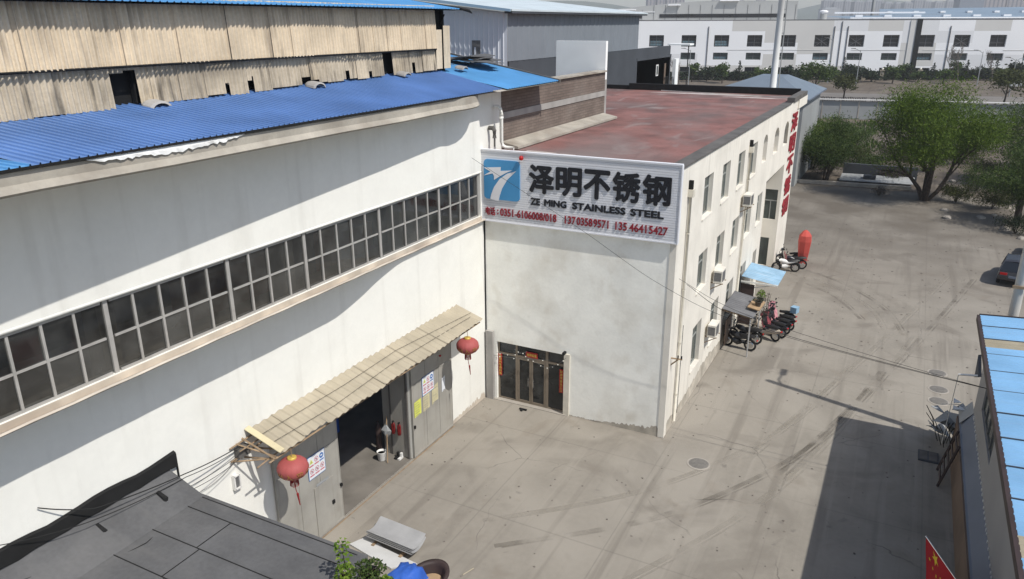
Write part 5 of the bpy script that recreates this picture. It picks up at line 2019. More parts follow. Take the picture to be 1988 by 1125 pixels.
b.build('white_scrap', M['paint_white'], t)
# ladder leaning, crate
t = thing('ladder', 'dark wooden ladder leaning on the brown lean-to wall in the shade', 'ladder', (2.9, 28.8, 0))
for yy in (28.3, 29.5):
    MB().bar((2.75, yy, .01), (3.17, yy+.05, 1.75), .07).build('stile', M['tub'], t)
b = MB()
for k in range(5):
    q = .12+k*.19
    b.bar((2.75+.42*q, 28.3, .01+1.74*q), (2.75+.42*q, 29.5, .01+1.74*q), .05)
b.build('rung', M['tub'], t)
t = thing('drain_grate', 'dark square grate on the ground near the ladder', 'grate', (2.45, 30.35, 0))
b = MB()
b.box(2.1, 2.8, 29.95, 30.75, .002, .06)
b.build('frame', M['slate'], t)
b = MB()
b.box(2.14, 2.42, 30.0, 30.7, .06, .075)
b.box(2.46, 2.76, 30.0, 30.7, .06, .075)
b.build('lid', M['coping'], t)
# flag
t = thing('flag', 'red national flag with yellow stars on a pole at the lower right', 'flag', (3.55, 17.6, 2.6))
P0, P1 = Vector((3.75, 17.3, 2.35)), Vector((2.0, 20.72, 2.68))
PA = P1.lerp(P0, .62)
b = MB()
b.tube([P0+(P0-P1)*.3, P0, P1], .016, 6)
b.lathe([(.005, -.02), (.028, 0), (.005, .03)], P1, 8)
b.build('pole', M['chrome'], t)
n, m_ = 18, 14
hoist, fly = (PA-P1), Vector((.10, -.10, -1.0)).normalized()*1.55
def fp(u, v, d=0.0):
    p = P1+hoist*u+fly*v
    nrm = hoist.cross(fly).normalized()
    return p+nrm*(.10*v*math.sin(u*8+v*2.5)+.03*math.sin(u*15)*v+d)
vs = [fp(i/n, j/m_) for i in range(n+1) for j in range(m_+1)]
fs = [(i*(m_+1)+j, i*(m_+1)+j+1, (i+1)*(m_+1)+j+1, (i+1)*(m_+1)+j) for i in range(n) for j in range(m_)]
MB().add(vs, fs).build('cloth', M['flag_red'], t, smooth=True)
b = MB()
def star(cu, cv, r, rot):
    for sg_ in (1, -1):
        vs = [fp(cu, cv, .006*sg_)]
        for k in range(10):
            a = rot+k*math.pi/5
            rr = r if k % 2 == 0 else r*.40
            vs.append(fp(cu+rr*math.cos(a)/hoist.length, cv+rr*math.sin(a)/1.55, .006*sg_))
        b.add(vs, [(0, k+1, (k+1) % 10+1) for k in range(10)])
star(.22, .17, .20, .3)
for (u, v) in ((.08, .34), (.16, .42), (.28, .42), (.38, .34)):
    star(u, v, .06, u*9)
b.build('star', M['flag_yellow'], t)

# utility pole beside the shed, with a lamp arm
t = thing('utility_pole', 'tall pale concrete pole standing behind the blue-roofed shed', 'pole', (4.35, 31.9, 0))
MB().tube([(4.35, 31.9, 0), (4.35, 31.9, 12.2)], [.20, .15], 14).build('shaft', M['pole'], t, smooth=True)
b = MB()
b.tube([(4.35, 31.9, 11.3), (4.42, 32.3, 11.75), (4.6, 33.1, 11.9)], .05, 6)
la = b.build('arm', M['pole'], t)
MB().box(4.5, 4.75, 32.9, 33.6, 11.86, 11.98).build('lamp_head', M['ac'], la)
MB().box(4.1, 4.6, 31.68, 31.74, 6.8, 6.9).build('cross_bracket', M['rust'], t)

# overhead cables crossing the yard
def overhead(pts, r, lab):
    b = MB()
    P = []
    V = [Vector(p) for p in pts]
    for i in range(len(V)-1):
        p0, p1, p2, p3 = V[max(0, i-1)], V[i], V[i+1], V[min(len(V)-1, i+2)]
        for k in range(8):
            t_ = k/8
            P.append(.5*((2*p1)+(p2-p0)*t_+(2*p0-5*p1+4*p2-p3)*t_**2+(3*p1-p0-3*p2+p3)*t_**3))
    P.append(V[-1])
    b.tube(P, r, 5)
    tag(b.build('overhead_cable', M['wire'], loc=V[0]), lab, 'cable', 'overhead cables across the yard')
overhead([(XL+.05, 26.1, 10.95), (-10.75, 26.15, 8.65), (-7.3, 26.2, 6.8), (-3.9, 26.35, 5.72), (3.2, 26.6, 4.86), (8, 26.7, 4.7)], .0075, 'black overhead cable crossing in front of the company sign to the right shed')
overhead([(XR+.4, 27.5, 3.55+3.0), (-4.0, 27.0, 5.55), (3.2, 26.9, 4.75), (8, 26.9, 4.55)], .010, 'lower of the two black cables running together over the yard to the shed')
overhead([(XR+.1, 27.45, 6.75), (-4.0, 26.6, 5.98), (3.2, 26.3, 5.0), (8, 26.2, 4.9)], .007, 'thinnest cable, uppermost of those over the yard to the shed')

# manholes
for (x, y, lab) in ((-5.36, 25.85, 'round iron manhole cover before the office corner'), (2.83, 39.0, 'round manhole cover farthest in the row of three near the shed'),
                    (2.86, 37.05, 'round manhole cover in the middle of the row of three'), (2.85, 35.75, 'round manhole cover nearest in the row of three')):
    t = thing('manhole_cover', lab, 'manhole cover', (x, y, 0))
    b = MB()
    b.lathe([(.44, .0), (.44, .012), (.38, .013)], (x, y, .002), 28)
    b.build('ring', M['kerb'], t)
    b = MB()
    b.lathe([(.375, .0), (.375, .017)], (x, y, .002), 28)
    for k in range(7):
        d = -.27+k*.09
        hw = (.34**2-d*d)**.5
        b.box(x-hw, x+hw, y+d-.014, y+d+.014, .019, .024)
    b.build('lid', M['manhole'], t)

# ================================================================== CARS
def car(x, y, rz, paint, lab, suv=True):
    t = thing('parked_car', lab, 'car', (x, y, 0), rz, 'parked cars')
    H_ = 1.65 if suv else 1.45
    # body by cross sections along x (front +x)
    secs = [(-2.25, .55, .70, .80), (-2.2, .45, .95, .86), (-1.9, .32, 1.0, .90), (-1.0, .28, 1.0, .92), (.6, .28, .98, .92), (1.1, .28, .95, .92), (1.9, .30, .88, .88), (2.2, .40, .74, .80), (2.28, .5, .62, .7)]
    b = MB()
    vs, fs = [], []
    for (px_, z0, z1, wy_) in secs:
        vs += [(px_, -wy_*.96, z0), (px_, -wy_, (z0+z1)/2), (px_, -wy_*.93, z1), (px_, 0, z1+.03), (px_, wy_*.93, z1), (px_, wy_, (z0+z1)/2), (px_, wy_*.96, z0)]
    m_ = 7
    for i in range(len(secs)-1):
        for k in range(m_):
            fs.append((i*m_+k, i*m_+(k+1) % m_, (i+1)*m_+(k+1) % m_, (i+1)*m_+k))
    fs.append(tuple(range(m_)))
    fs.append(tuple((len(secs)-1)*m_+k for k in range(m_))[::-1])
    b.add(vs, fs)
    # roof
    roofp = [(-1.75, H_-.08), (-1.5, H_), (-.2, H_+.02), (.25, H_-.04)]
    vs, fs = [], []
    for (px_, z) in roofp:
        vs += [(px_, -.66, z-.04), (px_, 0, z+.02), (px_, .66, z-.04)]
    for i in range(3):
        for k in range(2):
            fs.append((i*3+k, i*3+k+1, i*3+k+4, i*3+k+3))
    b.add(vs, fs)
    for (pb, ptop) in (((-2.15, .85), (-1.75, .66)), ((-.55, .86), (-.6, .68)), ((1.05, .84), (.25, .66))):
        for sy in (-1, 1):
            b.tube([(pb[0], sy*pb[1], 1.0), (ptop[0], sy*ptop[1], H_-.06)], .035, 5)
    b.build('body', paint, t, local=True)
    g = MB()
    for sy in (-1, 1):
        g.quad((-2.1, sy*.845, 1.0), (1.0, sy*.835, .97), (.24, sy*.655, H_-.08), (-1.74, sy*.655, H_-.12))
    g.quad((-2.14, -.82, 1.0), (-2.14, .82, 1.0), (-1.76, .64, H_-.12), (-1.76, -.64, H_-.12))
    g.quad((1.04, -.82, .97), (1.04, .82, .97), (.26, .64, H_-.08), (.26, -.64, H_-.08))
    g.build('glazing', M['car_glass'], t, local=True)
    for xx in (-1.4, 1.35):
        for sy in (-1, 1):
            b = MB()
            b.tube([(xx, sy*.70, .33), (xx, sy*.72, .33), (xx, sy*.90, .33), (xx, sy*.92, .33)], [.28, .33, .33, .28], 18)
            wh = b.build('wheel', M['rubber'], t, local=True)
            b = MB()
            b.tube([(xx, sy*.921, .33), (xx, sy*.93, .33)], .20, 12)
            b.build('rim', M['chrome'], wh, local=True)
    for sy in (-1, 1):
        b = MB()
        b.box(-2.27, -2.16, sy*.55-.2, sy*.55+.2, .78, .92)
        b.build('tail_light', M['tail'], t, local=True)
        b = MB()
        b.box(2.15, 2.26, sy*.55-.18, sy*.55+.18, .60, .72)
        b.build('headlight', M['bulb'], t, local=True)
    b = MB()
    b.box(-2.285, -2.20, -.26, .26, .62, .76)
    b.build('number_plate', M['bluegrey'], t, local=True)
    return t
car(7.45, 57.3, R(80), M['car_dark'], 'dark car parked half hidden by the concrete pole at the right edge')
car(9.4, 63.5, R(85), M['car_white'], 'white car parked beyond the dark car at the right edge', False)
p = far(1962, 205)
car(p.x, p.y, R(200), M['car_dark'], 'dark car on the far road at the right edge', True)
p = far(1985, 200)
car(p.x, p.y, R(200), M['car_white'], 'pale car on the far road beside the dark one', False)

# ================================================================== FAR YARD
t = MB()
t.prism([(-12, 84.0, 0), (-12, 84.4, 0), (0.8, 85.6, 0), (0.8, 85.2, 0)], (0, 0, .35))
tag(t.build('low_kerb_wall', M['kerb'], loc=(-6, 84.5, 0)), 'low pale concrete kerb wall closing the far end of the yard', 'wall')
t = thing('low_pit_roof', 'low sheet roof of grey and dark strips behind the far kerb wall', 'roof', (-2.5, 89, 0))
b = MB()
b.prism([(-6, 86.2, .25), (1.0, 86.9, .25), (1.0, 89.5, .5), (-6, 89, .5)], (0, 0, .06))
b.build('sheet', M['fence_grey'], t)
b = MB()
b.box(-6, 1.2, 89.8, 90.2, .02, 1.5)
b.box(-3.8, -2.6, 87.2, 87.9, .5, .8)
b.build('dark_wall', M['slate'], t)
for k in range(26):
    x, y = random.uniform(3.5, 11), random.uniform(66, 100)
    if k > 17:
        x, y = random.uniform(-6, 12), random.uniform(88, 120)
    b = MB()
    n = 7
    s_ = random.uniform(.12, .45)
    vs = []
    for zz, rr in ((0, 1), (.45, .9), (.8, .45)):
        for q in range(n):
            a = 6.283*q/n
            vs.append((x+s_*rr*math.cos(a)*random.uniform(.8, 1.3), y+s_*rr*math.sin(a)*random.uniform(.8, 1.2), zz*s_*.8))
    b.add(vs, [(i*n+q, i*n+(q+1) % n, i*n+n+(q+1) % n, i*n+n+q) for i in range(2) for q in range(n)]+[tuple(range(2*n, 3*n))])
    tag(b.build('rubble_stone', M['rubble'], loc=(x, y, 0)), 'pale lump of rubble lying on the bare earth of the far yard', 'stone', 'rubble stones on the bare earth')

# ================================================================== TREES
def branch(b, p, d, L_, r, lev, tips, spread=.55, up_=.15):
    steps = 4
    pts, rs = [p], [r]
    q = p.copy()
    dd = d.copy()
    for i in range(steps):
        dd = (dd+Vector((random.gauss(0, .14), random.gauss(0, .14), random.gauss(0, .1)+up_*.3))).normalized()
        q = q+dd*L_/steps
        pts.append(q.copy())
        rs.append(r*(1-.55*(i+1)/steps))
    b.tube(pts, rs, 6 if lev > 1 else 4, cap=False)
    tips.append((pts[-1], lev))
    tips.append((pts[2], lev))
    if lev > 0:
        for k in range(3 if lev > 1 else 4):
            i = random.choice((2, 3, 4))
            nd = (dd+Vector((random.gauss(0, spread), random.gauss(0, spread), random.gauss(.1, spread*.5)))).normalized()
            branch(b, pts[i], nd, L_*random.uniform(.55, .8), rs[i]*.7, lev-1, tips, spread, up_)
def crown(clumps, n, size, lm_asp=.21, droop=.6):
    """leaf-sized faces scattered through the given clumps (centre, radii)"""
    b = MB()
    tot = sum(c[1][0]*c[1][1]*c[1][2] for c in clumps)
    for (c, rr) in clumps:
        k = max(6, int(n*rr[0]*rr[1]*rr[2]/tot))
        for _ in range(k):
            v = Vector((random.gauss(0, 1), random.gauss(0, 1), random.gauss(0, 1))).normalized()
            q = random.random()**.45*random.choice((1.0, 1.05, 1.15, 1.3, 1.6))
            leaf_quad(b, (c[0]+v.x*rr[0]*q, c[1]+v.y*rr[1]*q, c[2]+v.z*rr[2]*q), size*random.uniform(.6, 1.3), 0, droop, lm_asp)
    return b
def big_tree(x, y, stems, h, rx, zc, rzr, n, size, lm, lab, nm='willow_tree', group=None, clump=(.25, .42), lev=2):
    t = thing(nm, lab, 'tree', (x, y, 0), 0, group)
    b = MB()
    tips = []
    for k in range(stems):
        a = k*6.283/stems+random.uniform(-.4, .4)
        lean = random.uniform(.15, .5) if stems > 1 else .06
        branch(b, Vector((x+.18*math.cos(a)*(stems > 1), y+.18*math.sin(a)*(stems > 1), -.05)), Vector((math.cos(a)*lean, math.sin(a)*lean, 1)).normalized(), h*.55, .03*h*(.8 if stems > 1 else 1), lev, tips)
    b.build('trunk', M['bark'], t)
    clumps = []
    cl = [p for p, l in tips if p.z > h*.3]
    random.shuffle(cl)
    for p in cl[:26]:
        r = rx*random.uniform(*clump)
        clumps.append(((p.x, p.y, p.z), (r, r, r*random.uniform(.55, .8))))
    for k in range(24):
        a, q = random.uniform(0, 6.283), random.random()**.5
        r = rx*random.uniform(*clump)
        zz = zc+rzr*random.uniform(-.8, .85)*(1-q*q*.5)
        clumps.append(((x+rx*.8*q*math.cos(a), y+rx*.8*q*math.sin(a), zz), (r, r, r*random.uniform(.5, .8))))
    crown(clumps, n, size).build('crown', lm, t)
    return t
big_tree(2.0, 80.7, 5, 9.5, 5.4, 7.0, 4.1, 46000, .15, M['leaf'], 'large multi-stemmed pale green willow tree at the far end of the yard')
big_tree(-7.4, 86.8, 4, 5.6, 4.0, 3.7, 3.2, 26000, .14, M['leaf_b'], 'bushy green tree just right of the office end behind the kerb wall', 'bushy_tree')
big_tree(-9.6, 93.5, 3, 5.2, 2.6, 4.2, 2.4, 8000, .16, M['leaf'], 'rounded green tree behind the bushy tree at the office end', 'bushy_tree')
big_tree(8.9, 74.5, 3, 6.2, 3.3, 3.7, 3.2, 18000, .14, M['leaf_b'], 'dark green tree at the right edge behind the parked cars', 'bushy_tree')
big_tree(11.2, 92, 3, 8.5, 4.4, 5.2, 4.0, 16000, .17, M['leaf_b'], 'tall green tree at the right edge beyond the dark green one', 'bushy_tree')
def shrub(x, y, r, h, n, size, lm, lab, nm='shrub', group=None):
    t = thing(nm, lab, 'shrub', (x, y, 0), 0, group)
    b = MB()
    for k in range(9):
        a = random.uniform(0, 6.283)
        b.tube([(x, y, -.02), (x+r*.3*math.cos(a), y+r*.3*math.sin(a), h*.5), (x+r*.6*math.cos(a), y+r*.6*math.sin(a), h*.85)], [.03, .02, .006], 4)
    b.build('stem', M['bark'], t)
    cl = []
    for k in range(12):
        a, q = random.uniform(0, 6.283), random.random()**.5
        rr = r*random.uniform(.3, .5)
        cl.append(((x+r*.65*q*math.cos(a), y+r*.65*q*math.sin(a), h*random.uniform(.3, .8)), (rr, rr, rr*.7)))
    crown(cl, n, size).build('foliage', lm, t)
shrub(4.6, 81.0, 1.6, 1.9, 2200, .13, M['leaf_o'], 'low olive green bush at the foot of the willow, on its right')
shrub(-1.9, 81.2, .9, .9, 500, .10, M['twig'], 'low leafless twiggy bush left of the willow trunk')
shrub(8.5, 70.5, 1.5, 1.6, 1600, .12, M['leaf_d'], 'dark low bush by the right edge near the white car')
shrub(9.3, 83.5, 1.8, 2.2, 1800, .13, M['leaf_d'], 'dark bush at the right edge below the tall tree')
shrub(-10.9, 103, 2.6, 2.2, 2600, .16, M['leaf_b'], 'wide green bush behind the office end before the grey fence')
for i, (x, y, r, h, m_, lab) in enumerate((
    (-5.2, 100, 2.0, 2.0, 'leaf_o', 'dry olive scrub bush behind the low sheet roof, left of the willow'), (-1.5, 104, 2.4, 1.8, 'twig', 'brown leafless scrub bush seen left of the willow stems'),
    (1.8, 97, 2.4, 2.6, 'leaf_o', 'olive scrub bush directly behind the willow stems'), (5.0, 104, 2.6, 2.2, 'twig', 'brown twiggy scrub bush behind the willow on its right'),
    (-3.4, 94, 1.8, 2.2, 'leaf_b', 'green scrub bush between the bushy tree and the willow'), (6.6, 88, 2.0, 2.4, 'leaf_b', 'green scrub bush close behind the willow on its right'),
    (7.4, 79.5, 1.6, 2.0, 'leaf_o', 'olive scrub bush between the willow foot and the right-edge tree'), (-1.0, 89.5, 1.5, 1.5, 'twig', 'brown twiggy scrub behind the low sheet roof'), (7.6, 95, 2.2, 2.4, 'leaf_o', 'olive scrub bush between the willow and the right-edge trees'), (3.0, 117, 3.4, 3.2, 'leaf_b', 'far green scrub bush beyond the willow before the grey fence'),
    (9.5, 118, 3.4, 3.4, 'leaf_o', 'far olive scrub bush before the fence at right'), (-6.5, 113, 2.6, 2.6, 'leaf_b', 'far green scrub bush left of the willow before the fence'),
    (12.5, 105, 3.2, 4.0, 'leaf_b', 'tall green scrub bush at the right edge before the fence'), (-7.5, 91.5, 2.0, 2.0, 'twig', 'brown twiggy scrub at the foot of the bushy tree'))):
    shrub(x, y, r, h, int(1500*r), .12, M[m_], lab, 'scrub_bush')
# fallow green plot between office and fence
b = MB()
for k in range(9000):
    x, y = random.uniform(-24, -3), random.uniform(96, 144)
    if math.sin(x*.7)+math.cos(y*.33)+random.random() < .1:
        continue
    h = random.uniform(.15, .6)
    a = random.uniform(0, 6.283)
    s = Vector((math.cos(a), math.sin(a), 0))*random.uniform(.05, .15)
    p = Vector((x, y, 0))
    b.add([p-s, p+s, p+s*.3+Vector((random.gauss(0, .1), random.gauss(0, .1), h))], [(0, 1, 2)])
struct(b.build('wild_grass', M['grass']), 'stuff')

# ================================================================== MAST, HIP-ROOF BUILDING, GREY SHED
t = thing('white_mast', 'tall white tapered mast rising behind the office roof', 'mast', (-11.9, 75, 0))
MB().tube([(-11.9, 75, 0), (-11.9, 75, 26)], [.34, .24], 16).build('shaft', M['mast'], t, smooth=True)
b = MB()
b.tube([(-11.4, 75, 4), (-11.45, 75, 26)], .05, 6)
for k in range(11):
    b.tube([(-11.65, 75, 5+k*2), (-11.42, 75, 5+k*2)], .03, 4)
b.build('cable_pipe', M['fence_grey'], t)
t = thing('hip_roof_house', 'low building with a blue-grey hip roof behind the office', 'building', (-14.5, 88, 0))
b = MB()
b.box(-19.0, -9.9, 82, 96, 0, 8.75)
b.build('wall', M['fence_grey'], t)
b = MB()
z0, z1 = 8.75, 10.5
b.add([(-20.6, 81.4, z0), (-9.4, 81.4, z0), (-9.4, 96.6, z0), (-20.6, 96.6, z0), (-15.6, 87, z1), (-12.9, 87, z1), (-12.9, 91, z1), (-15.6, 91, z1)],
      [(0, 1, 5, 4), (1, 2, 6, 5), (2, 3, 7, 6), (3, 0, 4, 7), (4, 5, 6, 7)])
b.build('roof', M['hip'], t)
b = MB()
b.box(-20.6, -9.38, 81.36, 81.44, z0-.15, z0-.001)
b.box(-9.42, -9.34, 81.45, 96.6, z0-.15, z0-.001)
b.build('eaves', M['bluegrey'], t)

gs = thing('metal_warehouse', 'big light and dark grey metal-clad warehouse behind the brick wall', 'building', (-36, 69, 0))
GX, GY0, GY1 = -28.0, 53.45, 84.2
b = MB()
b.corr((GX, GY0, 13.2), (0, GY1-GY0, 0), (0, 0, 3.55), (1, 0, 0), 1.0, .05, 'trap')
b.build('side_cladding', M['shed_grey'], gs)
b = MB()
b.corr((GX-.02, GY0, 10), (-17, 0, 0), (0, 0, 6.75), (0, -1, 0), .42, .05, 'trap')
# gable triangle
b.add([(GX, GY0+.02, 16.7), (GX-17, GY0+.02, 16.7), (GX-17, GY0+.02, 18.6)], [(0, 1, 2)])
b.build('gable_cladding', M['shed_light'], gs)
b = MB()
b.box(GX-.5, GX-.02, GY0+.3, 97.0, 0, 13.19)
b.box(GX-.55, GX-.02, 84.3, 97.4, 0, 12.1)
b.box(GX-.04, GX+.03, GY1-.1, 97.4, 11.9, 12.2)
b.build('dark_wall', M['slate'], gs)
b = MB()
b.prism([(GX+.7, GY0-.6, 16.78), (GX-17, GY0-.6, 18.72), (GX-17, GY0-.6, 18.86), (GX+.7, GY0-.6, 16.9)], (0, GY1-GY0+1.4, 0))
b.build('roof', M['shed_roof'], gs)
b = MB()
b.box(GX+.02, GX+.66, GY0-.5, GY1+.7, 16.62, 16.77)
b.build('eaves', M['slate'], gs)
b = MB()
b.prism([(GX+.6, GY0-.66, 16.74), (GX-17, GY0-.66, 18.66), (GX-17, GY0-.66, 18.95), (GX+.6, GY0-.66, 16.92)], (0, -.05, 0))
b.build('verge_trim', mat('pale_blue_trim', (.32, .47, .60), .6, .05, 1), gs)
f = MB()
f.box(-31.05, -30.35, GY0-.07, GY0-.02, 13.1, 14.7)
w_ = f.build('window', M['ac_grille'], gs)
MB().box(-30.85, -30.7, GY0-.1, GY0-.071, 13.3, 14.2).build('pane', M['shed_light'], w_)
f = MB()
f.box(GX-.01, GX+.03, 91.3, 92.2, 9.9, 11.2)
w_ = f.build('window', M['paint_white'], gs)
MB().box(GX+.03, GX+.04, 91.5, 92.0, 10.05, 11.05).build('pane', M['far_glass_g'], w_)
f = MB()
f.box(GX-.01, GX+.05, 94.6, 95.2, 8.7, 11.2)
f.build('door', M['brown_board'], gs)
t = thing('steel_stair', 'black steel stair against the dark end of the grey warehouse', 'stair', (-27.4, 96.3, 6))
b = MB()
for sx in (GX+.2, GX+.9):
    b.bar((sx, 95.6, 8.7), (sx, 97.4, 5.6), .1)
    b.bar((sx, 94.4, 8.7), (sx, 95.6, 8.7), .1)
    b.tube([(sx, 94.4, 9.6), (sx, 95.6, 9.6), (sx, 97.4, 6.5)], .04, 4)
    for k in range(4):
        b.tube([(sx, 94.4+k*.4, 8.7), (sx, 94.4+k*.4, 9.6)], .03, 4)
b.build('stringer', M['rail_black'], t)
b = MB()
for k in range(10):
    q = k/9
    b.box(GX+.2, GX+.9, 95.5+1.8*q, 95.75+1.8*q, 8.65-3.0*q, 8.70-3.0*q)
b.build('tread', M['rail_black'], t)
b = MB()
b.box(GX+.1, GX+.5, 97.9, 99.2, 0, 11.6)
tag(b.build('white_pillar', M['white_wall'], loc=(GX+.3, 98.5, 0)), 'narrow white wall slab right of the dark warehouse end', 'pillar')
t = thing('tank_stand', 'small flat canopy on thin legs above the dark warehouse end', 'canopy', (-28, 101, 10))
MB().box(-29.5, -26.6, 100.6, 102.6, 13.15, 13.35).build('top', M['white_wall'], t)
for xx in (-29.3, -26.8):
    MB().box(xx-.06, xx+.06, 100.8, 100.9, 0, 13.15).build('leg', M['rail_black'], t)

# ================================================================== FAR WHITE FACTORY BUILDING
fwd2, rgt2 = Vector((-math.sin(YAW), math.cos(YAW), 0)), Vector((math.cos(YAW), math.sin(YAW), 0))
ang = R(8.7)
fe = (rgt2*math.cos(ang)-fwd2*math.sin(ang)).normalized()
fn = Vector((fe.y, -fe.x, 0))
if fn.dot(fwd2) > 0:
    fn = -fn
FO = fwd2*240+rgt2*93.6
wb = thing('factory_office', 'long white and pale grey three-storey factory building across the background', 'building', (FO.x, FO.y, 0))
PIT = 9.75
cols = [-4.55+k for k in range(-3, 12)]
cs = [k*PIT-.6 for k in range(-6, 8)]
holes = []
for c in cs:
    holes.append((c-2.2, c+2.2, 8.75, 12.1))
    holes.append((c-2.2, c+2.2, 4.95, 7.0))
    holes.append((c-2.2, c+2.2, -.02, 2.8))
random.seed(21)
blocks = {}
UB = [-66+k*3.25 for k in range(48)]
VB = [3.3, 6.6, 9.9, 13.2]
def fmat(a, c):
    i, j = int((a+66)//9.75), int(c//3.3)
    if (i, j) not in blocks:
        left = a < -5
        blocks[(i, j)] = random.choices((0, 1, 2), (.66, .2, .14) if a < 40 else (.72, .1, .18))[0]
        if a < -30 and c > 6:
            blocks[(i, j)] = 0
        if -28 < a < 0 and c > 3:
            blocks[(i, j)] = random.choices((0, 1), (.3, .7))[0]
        if a < 10 and c < 4:
            blocks[(i, j)] = random.choices((0, 1), (.3, .7))[0]
    return blocks[(i, j)]
b = MB()
b.wall(FO, fe, Z, fn, -66, 82, -.1, 16.2, holes, .8, mfun=fmat, ubr=UB, vbr=VB)
top = [FO+fe*-66+Z*16.2, FO+fe*82+Z*16.2, FO+fe*82-fn*40+Z*16.2, FO+fe*-66-fn*40+Z*16.2]
b.add(top, [(0, 1, 2, 3)], 1)
b.build('facade', [M['fac_white'], M['fac_grey'], M['fac_mid']], wb)
b = MB()
b.wall(FO-fn*.001, fe, Z, fn, -66, 82, 16.19, 16.5, [], .3)
b.build('roof_edge', M['far_frame'], wb)
def far_window(c, z0, z1, m, nm, bars, brace=False, inner=0):
    f = MB()
    def fb(a0, a1, b0, b1, d0, d1, mi=0):
        P = lambda a, bb, d: FO+fe*a+Z*bb-fn*d
        f.add([P(a0, b0, d0), P(a1, b0, d0), P(a1, b1, d0), P(a0, b1, d0), P(a0, b0, d1), P(a1, b0, d1), P(a1, b1, d1), P(a0, b1, d1)],
              [(0, 1, 2, 3), (4, 7, 6, 5), (0, 4, 5, 1), (2, 6, 7, 3), (0, 3, 7, 4), (1, 5, 6, 2)], mi)
    for k in range(1, bars+1):
        z = z0+(z1-z0)*k/(bars+1)
        fb(c-2.2, c+2.2, z-.05, z+.05, .5, .6)
    fb(c-.06, c+.06, z0, z1, .48, .58)
    if brace:
        for sx in (-1, 1):
            P = lambda a, bb: FO+fe*a+Z*bb-fn*.45
            f.tube([P(c-sx*2.1, z0+.1), P(c+sx*2.1, z1-.5)], .06, 4)
    if inner:
        for k in range(5):
            fb(c-1.9+k*.9, c-1.82+k*.9, z0+.2, z0+(z1-z0)*.55, .47, .57)
    w_ = f.build(nm, M['far_frame'], wb)
    f = MB()
    fb(c-2.2, c+2.2, z0, z1, .66, .7)
    f.build('pane', m, w_)
    if inner:
        f = MB()
        fb(c-1.9, c+1.9, z0+.3, z0+(z1-z0)*.5, .62, .64)
        f.build('lower_pane', M['far_green'], w_)
for i, c in enumerate(cs):
    far_window(c, 8.75, 12.1, M['far_glass'], 'window', 2, i in (6, 7, 10), 1 if i in (1, 2, 3) else 0)
    far_window(c, 4.95, 7.0, M['far_glass_g'], 'window', 1, False, 1 if i % 3 == 0 else 0)
    far_window(c, 0, 2.8, M['far_glass'], 'shopfront', 1)
def fbox(b, a0, a1, z0, z1, d0, d1, mi=0):
    P = lambda a, bb, d: FO+fe*a+Z*bb-fn*d
    b.add([P(a0, z0, d0), P(a1, z0, d0), P(a1, z1, d0), P(a0, z1, d0), P(a0, z0, d1), P(a1, z0, d1), P(a1, z1, d1), P(a0, z1, d1)],
          [(0, 1, 2, 3), (4, 7, 6, 5), (0, 4, 5, 1), (2, 6, 7, 3), (0, 3, 7, 4), (1, 5, 6, 2)], mi)
b = MB()
fbox(b, 25.3, 26.7, 0, 16.6, -.5, -.01)
b.build('dark_fin', M['black'], wb)
b = MB()
fbox(b, 23.6, 25.29, 0, 16.2, -.25, -.01)
b.build('grey_fin', M['fac_grey'], wb)
for a in (-33.9, -13.8, 2.6, 4.6, 6.4, 34.8, 64):
    b = MB()
    fbox(b, a-.09, a+.09, .2, 14.6 if a != 4.6 else 16, -.25, -.02)
    b.build('downpipe', M['far_frame'], wb)
b = MB()
for a0, a1 in ((-28, 0), (8, 24), (28, 44), (50, 60)):
    fbox(b, a0, a1, 7.75, 7.9, -.06, -.01)
b.build('string_course', M['fac_grey'], wb)
# grey hall on the roof line, curved top
hb = thing('curved_roof_hall', 'grey panelled hall with a shallow curved roof rising behind the white factory', 'building', (FO.x-20, FO.y+30, 0))
b = MB()
n = 24
vs, fs = [], []
for i in range(n+1):
    q = i/n
    a = -66+60*q
    zt_ = 19.4+2.9*math.sin(min(1, q*1.5)*math.pi/2)-.9*max(0, q-.6)
    vs += [FO+fe*a-fn*14+Z*10, FO+fe*a-fn*14+Z*zt_, FO+fe*a-fn*40+Z*(zt_-.2)]
for i in range(n):
    for k in range(2):
        fs.append((3*i+k, 3*i+3+k, 3*i+4+k, 3*i+1+k))
b.add(vs, fs)
b.quad(FO+fe*-6-fn*14+Z*10, FO+fe*-6-fn*40+Z*10, FO+fe*-6-fn*40+Z*21.6, FO+fe*-6-fn*14+Z*21.8)
b.build('wall', M['panel_grey'], hb)
b = MB()
for k in range(17):
    fbox(b, -65+k*3.65, -64.9+k*3.65, 10, 21.0 if k > 3 else 19.6, 13.9, 13.98)
b.build('panel_joint', M['far_frame'], hb)
b = MB()
fbox(b, -66, -54, 17.0, 18.1, 13.85, 13.96)
fbox(b, -48.5, -9.5, 17.2, 18.3, 13.85, 13.96)
b.build('strip_window', M['far_glass'], hb)
b = MB()
fbox(b, -66, -50, 18.9, 19.05, 13.8, 13.96)
fbox(b, -62, -56, 19.5, 19.75, 13.0, 14.2)
fbox(b, -46, -42, 20.9, 21.15, 13.0, 14.2)
fbox(b, -30, -24, 22.1, 22.4, 13.0, 14.2)
b.build('white_trim', M['fac_white'], hb)
